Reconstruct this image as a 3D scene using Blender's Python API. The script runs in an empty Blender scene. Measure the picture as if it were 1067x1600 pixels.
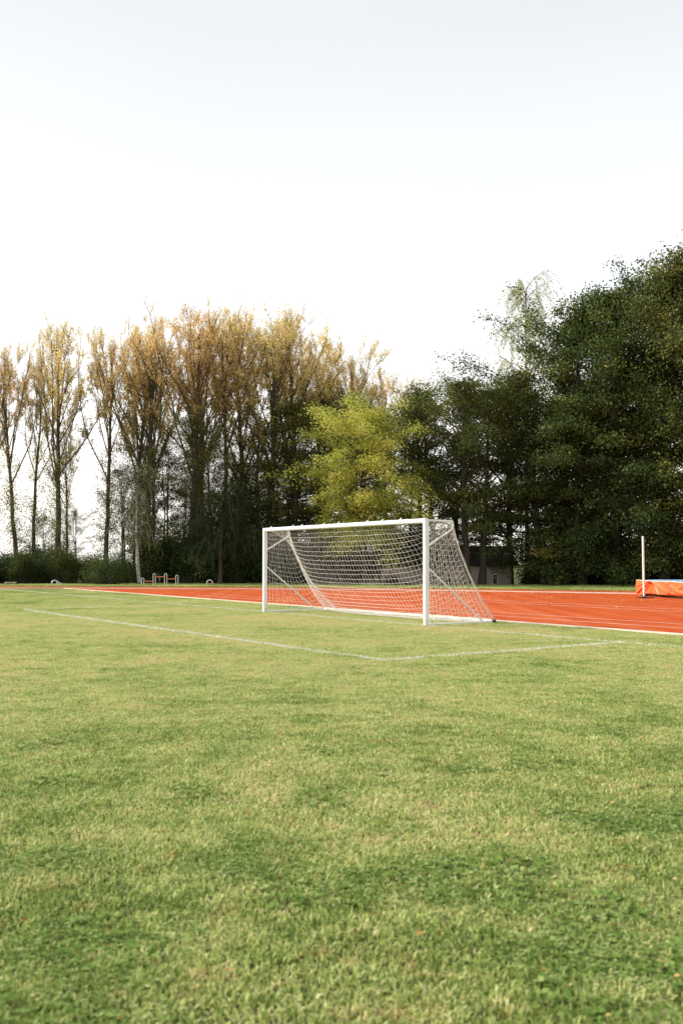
import bpy, math, random
import numpy as np
from mathutils import Vector, noise as mnoise
R_ = math.radians
scene = bpy.context.scene
C = scene.collection
rng = np.random.default_rng(7)

# ------------------------------------------------------------------ camera
cd = bpy.data.cameras.new('camera')
cam = bpy.data.objects.new('camera', cd); C.objects.link(cam)
cam.location = (0, 0, 1.479)
cam.rotation_euler = (R_(90 + 3.17), 0, 0)
cd.sensor_fit = 'VERTICAL'; cd.sensor_height = 36.0; cd.sensor_width = 24.0
cd.lens = 1437.2 / 1600 * 36
cd.clip_start = 0.1; cd.clip_end = 2500
cd.dof.use_dof = True; cd.dof.focus_distance = 23.0; cd.dof.aperture_fstop = 2.8
scene.camera = cam

# ------------------------------------------------------------------ light
SUN_EL, SUN_AZ = 30.0, 284.0      # azimuth clockwise from +Y (view direction); 270 = from the left
world = bpy.data.worlds.new('World'); scene.world = world; world.use_nodes = True
wn = world.node_tree; wn.nodes.clear()
def N(t, typ, **kw):
    n = t.nodes.new(typ)
    for k, v in kw.items():
        setattr(n, k, v)
    return n
wo = N(wn, 'ShaderNodeOutputWorld')
sky = N(wn, 'ShaderNodeTexSky', sky_type='NISHITA')
sky.sun_disc = False; sky.sun_elevation = R_(SUN_EL); sky.sun_rotation = R_(SUN_AZ)
sky.air_density = 1.2; sky.dust_density = 4.0
bg1 = N(wn, 'ShaderNodeBackground'); bg1.inputs['Strength'].default_value = 0.12
wn.links.new(sky.outputs[0], bg1.inputs[0])
# thin high cloud: a pale veil, whiter towards the horizon
tc = N(wn, 'ShaderNodeTexCoord'); sx = N(wn, 'ShaderNodeSeparateXYZ')
wn.links.new(tc.outputs['Generated'], sx.inputs[0])
cr = N(wn, 'ShaderNodeValToRGB')
cr.color_ramp.elements[0].position = 0.0; cr.color_ramp.elements[0].color = (1.0, 0.955, 0.88, 1)
cr.color_ramp.elements[1].position = 1.0; cr.color_ramp.elements[1].color = (0.56, 0.583, 0.592, 1)
e = cr.color_ramp.elements.new(0.16); e.color = (0.92, 0.91, 0.89, 1)
e = cr.color_ramp.elements.new(0.32); e.color = (0.72, 0.738, 0.742, 1)
e = cr.color_ramp.elements.new(0.52); e.color = (0.585, 0.608, 0.614, 1)
wn.links.new(sx.outputs['Z'], cr.inputs[0])
nz = N(wn, 'ShaderNodeTexNoise'); nz.inputs['Scale'].default_value = 1.6; nz.inputs['Detail'].default_value = 5
mp = N(wn, 'ShaderNodeMapping'); mp.inputs['Scale'].default_value = (1, 1, 3)
wn.links.new(tc.outputs['Generated'], mp.inputs[0]); wn.links.new(mp.outputs[0], nz.inputs[0])
mr = N(wn, 'ShaderNodeMapRange'); mr.inputs['From Min'].default_value = 0.3; mr.inputs['From Max'].default_value = 0.7
mr.inputs['To Min'].default_value = 0.86; mr.inputs['To Max'].default_value = 0.93
wn.links.new(nz.outputs[0], mr.inputs[0])
bg2 = N(wn, 'ShaderNodeBackground'); bg2.inputs['Strength'].default_value = 1.0
wn.links.new(cr.outputs[0], bg2.inputs[0])
mx = N(wn, 'ShaderNodeMixShader')
wn.links.new(mr.outputs[0], mx.inputs[0]); wn.links.new(bg1.outputs[0], mx.inputs[1]); wn.links.new(bg2.outputs[0], mx.inputs[2])
wn.links.new(mx.outputs[0], wo.inputs[0])
ld = bpy.data.lights.new('sun', 'SUN'); sun = bpy.data.objects.new('sun', ld); C.objects.link(sun)
ld.energy = 4.2; ld.angle = R_(9.0); ld.color = (1.0, 0.925, 0.80)
az = R_(SUN_AZ); sd = Vector((math.sin(az) * math.cos(R_(SUN_EL)), math.cos(az) * math.cos(R_(SUN_EL)), math.sin(R_(SUN_EL))))
sun.rotation_euler = sd.to_track_quat('Z', 'Y').to_euler()
sun.location = sd * 60
vs = scene.view_settings
vs.view_transform = 'Standard'; vs.look = 'None'; vs.exposure = 0.66; vs.gamma = 1.0; vs.use_curve_mapping = False
scene.render.engine = 'CYCLES'

# ------------------------------------------------------------------ helpers
def mk(name, V, F=None, mat=None, parent=None, smooth=False, attr=None, kind=None, E=None, link=True, matidx=None):
    """V (n,3); F list of lists / (m,k) array. One mesh object."""
    V = np.asarray(V, dtype=np.float32).reshape(-1, 3)
    me = bpy.data.meshes.new(name)
    if isinstance(F, np.ndarray):
        m, k = F.shape
        me.vertices.add(len(V)); me.vertices.foreach_set('co', V.ravel())
        me.loops.add(m * k); me.loops.foreach_set('vertex_index', F.astype(np.int32).ravel())
        me.polygons.add(m); me.polygons.foreach_set('loop_start', np.arange(0, m * k, k, dtype=np.int32))
        me.update(calc_edges=True)
    else:
        me.from_pydata([tuple(v) for v in V], [], [tuple(f) for f in (F or [])])
    if attr:
        for an, av in attr.items():
            av = np.asarray(av)
            a = me.attributes.new(an, 'FLOAT' if av.dtype.kind == 'f' else 'INT', 'POINT')
            a.data.foreach_set('value', av.astype(np.float32 if av.dtype.kind == 'f' else np.int32))
    if smooth:
        me.polygons.foreach_set('use_smooth', np.ones(len(me.polygons), dtype=bool))
    mats = mat if isinstance(mat, (list, tuple)) else [mat]
    for mm in mats:
        if mm: me.materials.append(mm)
    if matidx is not None: me.polygons.foreach_set('material_index', np.asarray(matidx, dtype=np.int32))
    me.validate(); me.update()
    o = bpy.data.objects.new(name, me)
    if link: C.objects.link(o)
    if parent: o.parent = parent
    if kind: o['kind'] = kind
    return o

def empty(name, loc=(0, 0, 0), rz=0.0):
    o = bpy.data.objects.new(name, None); C.objects.link(o)
    o.location = loc; o.rotation_euler = (0, 0, rz); o.empty_display_size = 0.3
    return o
def tag(o, label=None, cat=None, group=None, kind=None):
    if label: o['label'] = label
    if cat: o['category'] = cat
    if group: o['group'] = group
    if kind: o['kind'] = kind
    return o

class MB:
    """collects pieces for one mesh"""
    def __init__(s): s.V = []; s.F = []; s.n = 0
    def add(s, V, F):
        V = np.asarray(V, float).reshape(-1, 3)
        s.V.append(V); s.F += [tuple(i + s.n for i in f) for f in F]; s.n += len(V); return s
    def box(s, c, size, ax=None, bev=0.0):
        c = np.array(c, float); h = np.array(size, float) / 2
        A = np.eye(3) if ax is None else np.array(ax, float)
        b = min(bev, *(h * 0.95)) if bev else 0
        if not b:
            P = [(x, y, z) for x in (-1, 1) for y in (-1, 1) for z in (-1, 1)]
            V = [c + A.T @ (np.array(p) * h) for p in P]
            F = [(0, 1, 3, 2), (4, 6, 7, 5), (0, 4, 5, 1), (2, 3, 7, 6), (0, 2, 6, 4), (1, 5, 7, 3)]
            return s.add(V, F)
        V = []; idx = {}
        for sx_ in (-1, 1):
            for sy_ in (-1, 1):
                for sz_ in (-1, 1):
                    for a in range(3):
                        q = (h - b) * (sx_, sy_, sz_); q[a] = h[a] * (sx_, sy_, sz_)[a]
                        idx[(sx_, sy_, sz_, a)] = len(V); V.append(c + A.T @ q)
        F = []
        sg = (-1, 1)
        for a in range(3):
            o1, o2 = [i for i in range(3) if i != a]
            for s1 in sg:
                q = []
                for (p, r) in ((-1, -1), (1, -1), (1, 1), (-1, 1)):
                    k = [0, 0, 0]; k[a] = s1; k[o1] = p; k[o2] = r; q.append(idx[(*k, a)])
                F.append(tuple(q))
            for p in sg:
                for r in sg:
                    k0 = [0, 0, 0]; k0[o1] = p; k0[o2] = r; k1 = k0[:]; k0[a] = -1; k1[a] = 1
                    F.append((idx[(*k0, o1)], idx[(*k1, o1)], idx[(*k1, o2)], idx[(*k0, o2)]))
        for x in sg:
            for y in sg:
                for z in sg: F.append((idx[(x, y, z, 0)], idx[(x, y, z, 1)], idx[(x, y, z, 2)]))
        return s.add(V, F)
    def tube(s, pts, r, sides=10, cap=True, prof=None):
        pts = np.array(pts, float); n = len(pts)
        rr = np.full(n, r) if np.isscalar(r) else np.array(r, float)
        T = np.gradient(pts, axis=0); T /= np.linalg.norm(T, axis=1)[:, None] + 1e-12
        up = np.array([0, 0, 1.]) if abs(T[0][2]) < 0.9 else np.array([1., 0, 0])
        a = np.cross(T[0], up); a /= np.linalg.norm(a)
        V = []
        ang = np.linspace(0, 2 * np.pi, sides, endpoint=False)
        for i in range(n):
            a = a - T[i] * a.dot(T[i]); a /= np.linalg.norm(a); b = np.cross(T[i], a)
            ca, sa = np.cos(ang), np.sin(ang)
            if prof: ca, sa = np.sign(ca) * abs(ca) ** prof, np.sign(sa) * abs(sa) ** prof
            V.append(pts[i] + rr[i] * (ca[:, None] * a + sa[:, None] * b))
        V = np.concatenate(V); F = []
        for i in range(n - 1):
            for k in range(sides):
                k2 = (k + 1) % sides
                F.append((i * sides + k, i * sides + k2, (i + 1) * sides + k2, (i + 1) * sides + k))
        if cap: F.append(tuple(range(sides))[::-1]); F.append(tuple((n - 1) * sides + k for k in range(sides)))
        return s.add(V, F)
    def build(s, name, mat, parent=None, smooth=False, **kw):
        o = mk(name, np.concatenate(s.V), s.F, mat, parent, **kw)
        me = o.data
        import bmesh
        bm = bmesh.new(); bm.from_mesh(me); bmesh.ops.recalc_face_normals(bm, faces=bm.faces); bm.to_mesh(me); bm.free()
        if smooth:
            me.polygons.foreach_set('use_smooth', np.ones(len(me.polygons), dtype=bool))
            me.set_sharp_from_angle(angle=R_(40))
        return o

# ------------------------------------------------------------------ materials
def newmat(name):
    m = bpy.data.materials.new(name); m.use_nodes = True
    t = m.node_tree; t.nodes.clear(); return m, t
def ramp(t, stops):
    r = N(t, 'ShaderNodeValToRGB'); el = r.color_ramp.elements
    el[0].position, el[0].color = stops[0][0], (*stops[0][1], 1)
    el[1].position, el[1].color = stops[-1][0], (*stops[-1][1], 1)
    for p, c in stops[1:-1]:
        q = el.new(p); q.color = (*c, 1)
    return r
def noise_n(t, scale, detail=4, rough=0.55, coord='P', off=None):
    n = N(t, 'ShaderNodeTexNoise'); n.inputs['Scale'].default_value = scale
    n.inputs['Detail'].default_value = detail; n.inputs['Roughness'].default_value = rough
    if coord == 'P': g = N(t, 'ShaderNodeNewGeometry'); src = g.outputs['Position']
    else: g = N(t, 'ShaderNodeTexCoord'); src = g.outputs['Object']
    if off is not None:
        a = N(t, 'ShaderNodeMapping'); a.inputs['Location'].default_value = off; t.links.new(src, a.inputs[0]); src = a.outputs[0]
    t.links.new(src, n.inputs['Vector']); return n
def mixc(t, fac, a, b, mode='MIX'):
    m = N(t, 'ShaderNodeMix', data_type='RGBA', blend_type=mode)
    for i, v in ((0, fac), (6, a), (7, b)):
        if hasattr(v, 'is_linked') or hasattr(v, 'links'): t.links.new(v, m.inputs[i])
        elif isinstance(v, (int, float)): m.inputs[i].default_value = v
        else: m.inputs[i].default_value = (*v, 1)
    return m.outputs[2]
def maprange(t, v, a, b, c=0.0, d=1.0):
    m = N(t, 'ShaderNodeMapRange'); t.links.new(v, m.inputs[0])
    for i, x in enumerate((a, b, c, d)): m.inputs[i + 1].default_value = x
    return m.outputs[0]
def mathn(t, op, a, b=None):
    m = N(t, 'ShaderNodeMath', operation=op)
    for i, v in enumerate((a, b)):
        if v is None: continue
        if isinstance(v, (int, float)): m.inputs[i].default_value = v
        else: t.links.new(v, m.inputs[i])
    return m.outputs[0]
def attrn(t, name):
    a = N(t, 'ShaderNodeAttribute'); a.attribute_name = name; return a.outputs['Fac']
def finish(t, col, rough=0.6, spec=0.3, bump=None, bstr=0.3, bdist=0.01, trans=0.0, tcol=None, metal=0.0):
    o = N(t, 'ShaderNodeOutputMaterial'); p = N(t, 'ShaderNodeBsdfPrincipled')
    if isinstance(col, tuple): p.inputs['Base Color'].default_value = (*col, 1)
    else: t.links.new(col, p.inputs['Base Color'])
    if isinstance(rough, (int, float)): p.inputs['Roughness'].default_value = rough
    else: t.links.new(rough, p.inputs['Roughness'])
    p.inputs['Specular IOR Level'].default_value = spec; p.inputs['Metallic'].default_value = metal
    if bump is not None:
        b = N(t, 'ShaderNodeBump'); b.inputs['Strength'].default_value = bstr; b.inputs['Distance'].default_value = bdist
        t.links.new(bump, b.inputs['Height']); t.links.new(b.outputs[0], p.inputs['Normal'])
    if trans > 0:
        tr = N(t, 'ShaderNodeBsdfTranslucent'); c2 = tcol if tcol is not None else col
        if isinstance(c2, tuple): tr.inputs[0].default_value = (*c2, 1)
        else: t.links.new(c2, tr.inputs[0])
        m = N(t, 'ShaderNodeMixShader'); m.inputs[0].default_value = trans
        t.links.new(p.outputs[0], m.inputs[1]); t.links.new(tr.outputs[0], m.inputs[2]); t.links.new(m.outputs[0], o.inputs[0])
    else: t.links.new(p.outputs[0], o.inputs[0])
def simple(name, col, rough=0.6, spec=0.3, nscale=8.0, namt=0.12, bstr=0.15, metal=0.0, dirt=None):
    m, t = newmat(name)
    n = noise_n(t, nscale, 5, 0.6, 'O')
    a = tuple(max(0, c * (1 - namt)) for c in col); b = tuple(min(1, c * (1 + namt)) for c in col)
    r = ramp(t, [(0.3, a), (0.7, b)]); t.links.new(n.outputs[0], r.inputs[0]); out = r.outputs[0]
    if dirt:
        n2 = noise_n(t, 3.1, 6, 0.7, 'O', (5, 3, 1))
        out = mixc(t, maprange(t, n2.outputs[0], 0.52, 0.75, 0, 0.7), out, dirt)
    finish(t, out, rough, spec, n.outputs[0], bstr, 0.003, metal=metal); return m

def leafmat(name, stops, trans=0.35, sat_noise=0.35, rough=0.5):
    """leaf colour from per-leaf random 'rnd' and growth plus painted sunlit-top 'tint' attributes"""
    m, t = newmat(name)
    v = mathn(t, 'ADD', attrn(t, 'tint'), mathn(t, 'MULTIPLY', mathn(t, 'SUBTRACT', attrn(t, 'rnd'), 0.5), sat_noise))
    r = ramp(t, stops); t.links.new(v, r.inputs[0])
    oi = N(t, 'ShaderNodeObjectInfo')
    hs = N(t, 'ShaderNodeHueSaturation')
    t.links.new(maprange(t, oi.outputs['Random'], 0, 1, 0.485, 0.512), hs.inputs['Hue'])
    t.links.new(maprange(t, attrn(t, 'rnd'), 0, 1, 0.86, 1.16), hs.inputs['Value'])
    t.links.new(r.outputs[0], hs.inputs['Color'])
    finish(t, hs.outputs[0], rough, 0.10, trans=trans); return m

# bark
def barkmat(name, a, b, sc=(6, 6, 1.2)):
    m, t = newmat(name)
    tcn = N(t, 'ShaderNodeTexCoord'); mpn = N(t, 'ShaderNodeMapping'); mpn.inputs['Scale'].default_value = sc
    t.links.new(tcn.outputs['Object'], mpn.inputs[0])
    n = N(t, 'ShaderNodeTexNoise'); n.inputs['Scale'].default_value = 2.0; n.inputs['Detail'].default_value = 6; n.inputs['Roughness'].default_value = 0.7
    t.links.new(mpn.outputs[0], n.inputs['Vector'])
    r = ramp(t, [(0.35, a), (0.65, b)]); t.links.new(n.outputs[0], r.inputs[0])
    finish(t, r.outputs[0], 0.85, 0.2, n.outputs[0], 0.6, 0.03); return m
M = {}
M['bark_poplar'] = barkmat('bark_poplar', (0.045, 0.038, 0.026), (0.13, 0.105, 0.072))
M['bark_dark'] = barkmat('bark_dark', (0.035, 0.03, 0.024), (0.10, 0.085, 0.065))
M['bark_birch'] = barkmat('bark_birch', (0.10, 0.09, 0.08), (0.62, 0.60, 0.56), (1.2, 1.2, 5))
M['leaf_poplar'] = leafmat('leaf_poplar', [(0.0, (0.07, 0.095, 0.025)), (0.35, (0.17, 0.18, 0.045)), (0.62, (0.58, 0.45, 0.14)), (1.0, (0.86, 0.67, 0.31))], 0.5)
M['leaf_dark'] = leafmat('leaf_dark', [(0.0, (0.036, 0.058, 0.017)), (0.5, (0.088, 0.120, 0.028)), (0.8, (0.20, 0.21, 0.045)), (1.0, (0.34, 0.28, 0.07))], 0.33, 0.35)
M['leaf_mid'] = leafmat('leaf_mid', [(0.0, (0.03, 0.05, 0.013)), (0.5, (0.075, 0.10, 0.02)), (1.0, (0.22, 0.19, 0.04))], 0.34, 0.5)
M['leaf_lime'] = leafmat('leaf_lime', [(0.0, (0.16, 0.24, 0.04)), (0.30, (0.44, 0.50, 0.09)), (0.7, (0.62, 0.63, 0.15)), (1.0, (0.74, 0.68, 0.20))], 0.55, 0.2)
M['leaf_birch'] = leafmat('leaf_birch', [(0.0, (0.26, 0.30, 0.13)), (0.5, (0.42, 0.44, 0.19)), (1.0, (0.58, 0.54, 0.24))], 0.5, 0.5)
M['leaf_shrub'] = leafmat('leaf_shrub', [(0.0, (0.025, 0.05, 0.018)), (0.6, (0.06, 0.10, 0.03)), (1.0, (0.13, 0.17, 0.05))], 0.3, 0.5)
M['post_paint'] = simple('post_paint', (0.80, 0.81, 0.82), 0.38, 0.4, 5, 0.03, 0.03, dirt=(0.66, 0.66, 0.62))
m, t = newmat('goal_paint')
tcn = N(t, 'ShaderNodeTexCoord'); sp = N(t, 'ShaderNodeSeparateXYZ'); t.links.new(tcn.outputs['Object'], sp.inputs[0])
na = noise_n(t, 14, 6, 0.7, 'O'); nb = noise_n(t, 3, 5, 0.6, 'O', (4, 4, 4))
low_ = maprange(t, sp.outputs['Z'], 0.0, 0.30, 1.0, 0.0)
k_ = mathn(t, 'MULTIPLY', low_, maprange(t, na.outputs[0], 0.4, 0.65, 0.1, 0.8))
c = mixc(t, maprange(t, nb.outputs[0], 0.5, 0.75, 0, 0.5), (0.80, 0.81, 0.82), (0.66, 0.67, 0.64))
c = mixc(t, maprange(t, na.outputs[0], 0.66, 0.72, 0, 0.6), c, (0.45, 0.45, 0.42))
c = mixc(t, k_, c, (0.33, 0.34, 0.20)); finish(t, c, 0.4, 0.4, na.outputs[0], 0.04, 0.002); M['goal_paint'] = m
M['tube_paint'] = simple('tube_paint', (0.78, 0.77, 0.74), 0.42, 0.4, 9, 0.05, 0.05)
M['net_cord'] = simple('net_cord', (0.84, 0.79, 0.74), 0.85, 0.1, 20, 0.12, 0)
M['black_rubber'] = simple('black_rubber', (0.02, 0.02, 0.022), 0.6, 0.3)
M['steel'] = simple('steel', (0.62, 0.62, 0.62), 0.4, 0.5, 14, 0.1)
M['orange_rail'] = simple('orange_rail', (0.62, 0.20, 0.06), 0.5, 0.3)
M['mat_orange'] = simple('mat_orange', (0.68, 0.125, 0.035), 0.48, 0.35, 6, 0.10, 0.2, dirt=(0.60, 0.19, 0.09))
M['mat_blue'] = simple('mat_blue', (0.24, 0.40, 0.58), 0.5, 0.35, 4, 0.1, 0.15)
M['mat_piping'] = simple('mat_piping', (0.72, 0.60, 0.52), 0.6, 0.3)
M['stand_paint'] = simple('stand_paint', (0.76, 0.78, 0.76), 0.4, 0.4, 5, 0.05)
M['dark_wood'] = simple('dark_wood', (0.05, 0.04, 0.03), 0.8, 0.2)
M['pale_wood'] = simple('pale_wood', (0.5, 0.44, 0.34), 0.75, 0.2)
M['render_wall'] = simple('render_wall', (0.52, 0.44, 0.375), 0.9, 0.1, 2.2, 0.12, 0.5, dirt=(0.46, 0.38, 0.32))
M['roof_felt'] = simple('roof_felt', (0.05, 0.048, 0.045), 0.85, 0.2, 3, 0.2, 0.4)
M['frame_white'] = simple('frame_white', (0.72, 0.72, 0.70), 0.5, 0.3)
M['red_paint'] = simple('red_paint', (0.42, 0.05, 0.035), 0.55, 0.3)
M['blue_paint'] = simple('blue_paint', (0.03, 0.06, 0.28), 0.45, 0.4)
def glassmat():
    m, t = newmat('window_glass'); n = noise_n(t, 1.5, 2, 0.5, 'O')
    finish(t, (0.06, 0.075, 0.07), 0.08, 0.8, n.outputs[0], 0.05, 0.01); return m
M['glass'] = glassmat()

def grassmat(name, soil=False):
    m, t = newmat(name)
    n1 = noise_n(t, 0.28, 5, 0.62); n2 = noise_n(t, 1.7, 4, 0.6, off=(9, 4, 0)); n3 = noise_n(t, 7.0, 3, 0.6, off=(3, 8, 0))
    v = mathn(t, 'ADD', mathn(t, 'MULTIPLY', n1.outputs[0], 0.9), mathn(t, 'ADD', mathn(t, 'MULTIPLY', n2.outputs[0], 0.70), mathn(t, 'MULTIPLY', n3.outputs[0], 0.60)))
    v = mathn(t, 'SUBTRACT', v, 0.565)
    # turf worn strawy at the goal mouth; foreground shade painted in as darker green
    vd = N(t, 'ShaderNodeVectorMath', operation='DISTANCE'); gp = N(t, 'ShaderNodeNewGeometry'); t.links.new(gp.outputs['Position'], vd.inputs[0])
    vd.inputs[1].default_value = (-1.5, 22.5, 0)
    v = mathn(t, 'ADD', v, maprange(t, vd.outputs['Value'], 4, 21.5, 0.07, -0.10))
    if soil:
        r = ramp(t, [(0.2, (0.050, 0.060, 0.018)), (0.55, (0.10, 0.098, 0.035)), (0.85, (0.19, 0.15, 0.075))])
        t.links.new(v, r.inputs[0]); n4 = noise_n(t, 40, 4, 0.7)
        col = mixc(t, maprange(t, n4.outputs[0], 0.35, 0.7, 0, 0.6), r.outputs[0], (0.05, 0.045, 0.025))
        finish(t, col, 0.95, 0.1, n4.outputs[0], 0.6, 0.02); return m
    v = mathn(t, 'ADD', v, mathn(t, 'MULTIPLY', mathn(t, 'SUBTRACT', attrn(t, 'rnd'), 0.5), 0.55))
    v = maprange(t, v, 0.10, 0.92, 0.0, 1.0)
    r = ramp(t, [(0.0, (0.11, 0.19, 0.035)), (0.28, (0.27, 0.37, 0.08)), (0.55, (0.51, 0.57, 0.20)), (0.80, (0.70, 0.68, 0.34)), (1.0, (0.66, 0.45, 0.25))])
    t.links.new(v, r.inputs[0])
    # small dry, rusty tufts and a few bluish coarse ones
    n5 = noise_n(t, 5.0, 5, 0.75, off=(31, 7, 0)); n6 = noise_n(t, 3.4, 4, 0.7, off=(2, 41, 0))
    c5 = mixc(t, maprange(t, n5.outputs[0], 0.55, 0.72, 0, 0.75), r.outputs[0], (0.52, 0.33, 0.14))
    c6 = mixc(t, maprange(t, n6.outputs[0], 0.56, 0.72, 0, 0.5), c5, (0.17, 0.28, 0.07))
    finish(t, c6, 0.5, 0.25, trans=0.38); return m
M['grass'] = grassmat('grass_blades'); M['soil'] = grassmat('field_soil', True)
m, t = newmat('paint_on_grass')
r = ramp(t, [(0.0, (0.30, 0.36, 0.13)), (0.3, (0.62, 0.64, 0.52)), (1.0, (0.82, 0.82, 0.78))])
nn = noise_n(t, 2.2, 5, 0.7)
t.links.new(mathn(t, 'ADD', mathn(t, 'MULTIPLY', attrn(t, 'rnd'), 0.55), maprange(t, nn.outputs[0], 0.35, 0.65, 0.0, 0.75)), r.inputs[0])
finish(t, r.outputs[0], 0.7, 0.2, trans=0.3); M['line_paint'] = m
m, t = newmat('clover_leaf')
r = ramp(t, [(0.0, (0.10, 0.18, 0.035)), (0.6, (0.20, 0.31, 0.065)), (1.0, (0.42, 0.50, 0.20))]); t.links.new(attrn(t, 'rnd'), r.inputs[0])
finish(t, r.outputs[0], 0.6, 0.12, trans=0.4); M['clover'] = m
m, t = newmat('dry_leaf')
r = ramp(t, [(0.0, (0.16, 0.05, 0.02)), (0.5, (0.42, 0.15, 0.05)), (0.85, (0.58, 0.34, 0.10)), (1.0, (0.72, 0.58, 0.25))]); t.links.new(attrn(t, 'rnd'), r.inputs[0])
finish(t, r.outputs[0], 0.7, 0.2, trans=0.25); M['dry_leaf'] = m
# red-orange running surface: fine rubber grain, faint lane wear
m, t = newmat('running_surface')
n1 = noise_n(t, 0.5, 5, 0.6); n2 = noise_n(t, 120, 3, 0.7); n3 = noise_n(t, 6, 4, 0.6)
r = ramp(t, [(0.3, (0.37, 0.062, 0.015)), (0.7, (0.46, 0.092, 0.026))]); t.links.new(n1.outputs[0], r.inputs[0])
c = mixc(t, maprange(t, n3.outputs[0], 0.45, 0.75, 0, 0.35), r.outputs[0], (0.48, 0.10, 0.035))
c = mixc(t, maprange(t, n2.outputs[0], 0.4, 0.7, 0, 0.35), c, (0.34, 0.05, 0.018))
gs = N(t, 'ShaderNodeNewGeometry'); ms = N(t, 'ShaderNodeMapping'); ms.inputs['Rotation'].default_value = (0, 0, R_(-33.8)); ms.inputs['Scale'].default_value = (1.6, 0.06, 1)
t.links.new(gs.outputs['Position'], ms.inputs[0]); ns = N(t, 'ShaderNodeTexNoise'); ns.inputs['Scale'].default_value = 1.0; ns.inputs['Detail'].default_value = 5; t.links.new(ms.outputs[0], ns.inputs['Vector'])
c = mixc(t, maprange(t, ns.outputs[0], 0.45, 0.72, 0, 0.45), c, (0.52, 0.17, 0.075))
nd = noise_n(t, 1.1, 6, 0.75, off=(20, 3, 0)); c = mixc(t, maprange(t, nd.outputs[0], 0.58, 0.75, 0, 0.5), c, (0.28, 0.06, 0.025))
finish(t, c, 0.95, 0.03, n2.outputs[0], 0.4, 0.004); M['track'] = m
M['track_line'] = simple('track_line', (0.78, 0.58, 0.48), 0.8, 0.1, 3.0, 0.1, 0.1, dirt=(0.66, 0.40, 0.28))
M['kerb'] = simple('kerb_concrete', (0.52, 0.44, 0.38), 0.85, 0.15, 4.0, 0.1, 0.3, dirt=(0.55, 0.40, 0.32))

# ------------------------------------------------------------------ places (metres, from the survey of the pitch)
GL = np.array([-2.298, 27.680]); GR = np.array([1.975, 21.589])       # goal posts
d = (GL - GR) / np.linalg.norm(GL - GR); nf = np.array([-d[1], d[0]]) # d: along goal line to the left; nf: towards the field
if nf[1] > 0: nf = -nf
KD = np.array([-0.5555, 0.8315]); KN = np.array([0.8315, 0.5555]); K0 = 16.22   # kerb line: KN.p = K0
def kp(off, s): return KN * (K0 + off) + KD * s                       # point at offset behind the kerb, s along it
def catmull(P, n=10):
    P = np.array(P, float); Q = np.vstack([2 * P[0] - P[1], P, 2 * P[-1] - P[-2]]); out = []
    for i in range(1, len(Q) - 2):
        for k in range(n):
            u = k / n; a, b, c_, e_ = Q[i - 1], Q[i], Q[i + 1], Q[i + 2]
            out.append(0.5 * ((2 * b) + (-a + c_) * u + (2 * a - 5 * b + 4 * c_ - e_) * u * u + (-a + 3 * b - 3 * c_ + e_) * u ** 3))
    out.append(P[-1]); return np.array(out)
far_line = catmull([(-46, 52.6), (-30, 53.3), (-16, 52.9), (-8.4, 51.9), (-4, 51.2), (0.9, 50.2), (5.6, 48.4), (9.3, 46.5), (14, 43.6), (19, 39.6), (25, 33.5), (30, 26)])
def offset(P, dd):
    T = np.gradient(P, axis=0); T /= np.linalg.norm(T, axis=1)[:, None]
    return P + np.stack([-T[:, 1], T[:, 0]], 1) * dd                   # left of travel = away from the camera
outer_edge = offset(far_line, 4.2)
def ground_z(x, y):
    x = np.asarray(x, float); y = np.asarray(y, float)
    a = np.clip((y - 60.2) / 5, 0, 1); a = a * a * (3 - 2 * a)
    b = np.clip((x + 1.0) / 5, 0, 1); b = b * b * (3 - 2 * b)
    return -1.0 * a * b

# ground sheet out to the horizon
gx = np.concatenate([[-1500, -700, -300, -140, -90], np.linspace(-60, 60, 81), [90, 140, 300, 700, 1500]])
gy = np.concatenate([[-1200, -400, -120, -40, -10], np.linspace(0, 56, 12), np.linspace(58, 70, 25), [76, 90, 120, 200, 400, 900, 1800]])
X, Y = np.meshgrid(gx, gy, indexing='ij'); Z = ground_z(X, Y)
V = np.stack([X, Y, Z], -1).reshape(-1, 3); ny = len(gy)
F = np.array([[i * ny + j, (i + 1) * ny + j, (i + 1) * ny + j + 1, i * ny + j + 1] for i in range(len(gx) - 1) for j in range(ny - 1)])
mk('ground', V, F, M['soil'], kind='structure', smooth=True)

# running surface: one sheet between the straight kerb and the outer edge of the bend
def strip(name, A, B, z, mat, **kw):
    A = np.asarray(A); B = np.asarray(B); n = len(A)
    V = np.concatenate([np.column_stack([A, np.full(n, z)]), np.column_stack([B, np.full(n, z)])])
    F = np.array([[i, i + 1, n + i + 1, n + i] for i in range(n - 1)])
    return mk(name, V, F[:, ::-1].copy(), mat, **kw)
def clipK(P):                                                          # keep points on the far side of the kerb
    k = P @ KN - K0; P = P.copy(); P[k < 0] -= np.outer(k[k < 0], KN); return P
# where far line meets the kerb
kk = far_line @ KN - K0
iL = np.where(kk > 0)[0][0]
S_L = far_line[iL] @ KD
inner = np.array([kp(0, s) for s in np.linspace(S_L, -16, len(far_line) - iL)])
strip('running_surface', inner, far_line[iL:], 0.012, M['track'], kind='structure')
strip('running_lane', offset(far_line, 0.0), outer_edge, 0.0125, M['track'], kind='structure')

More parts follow.
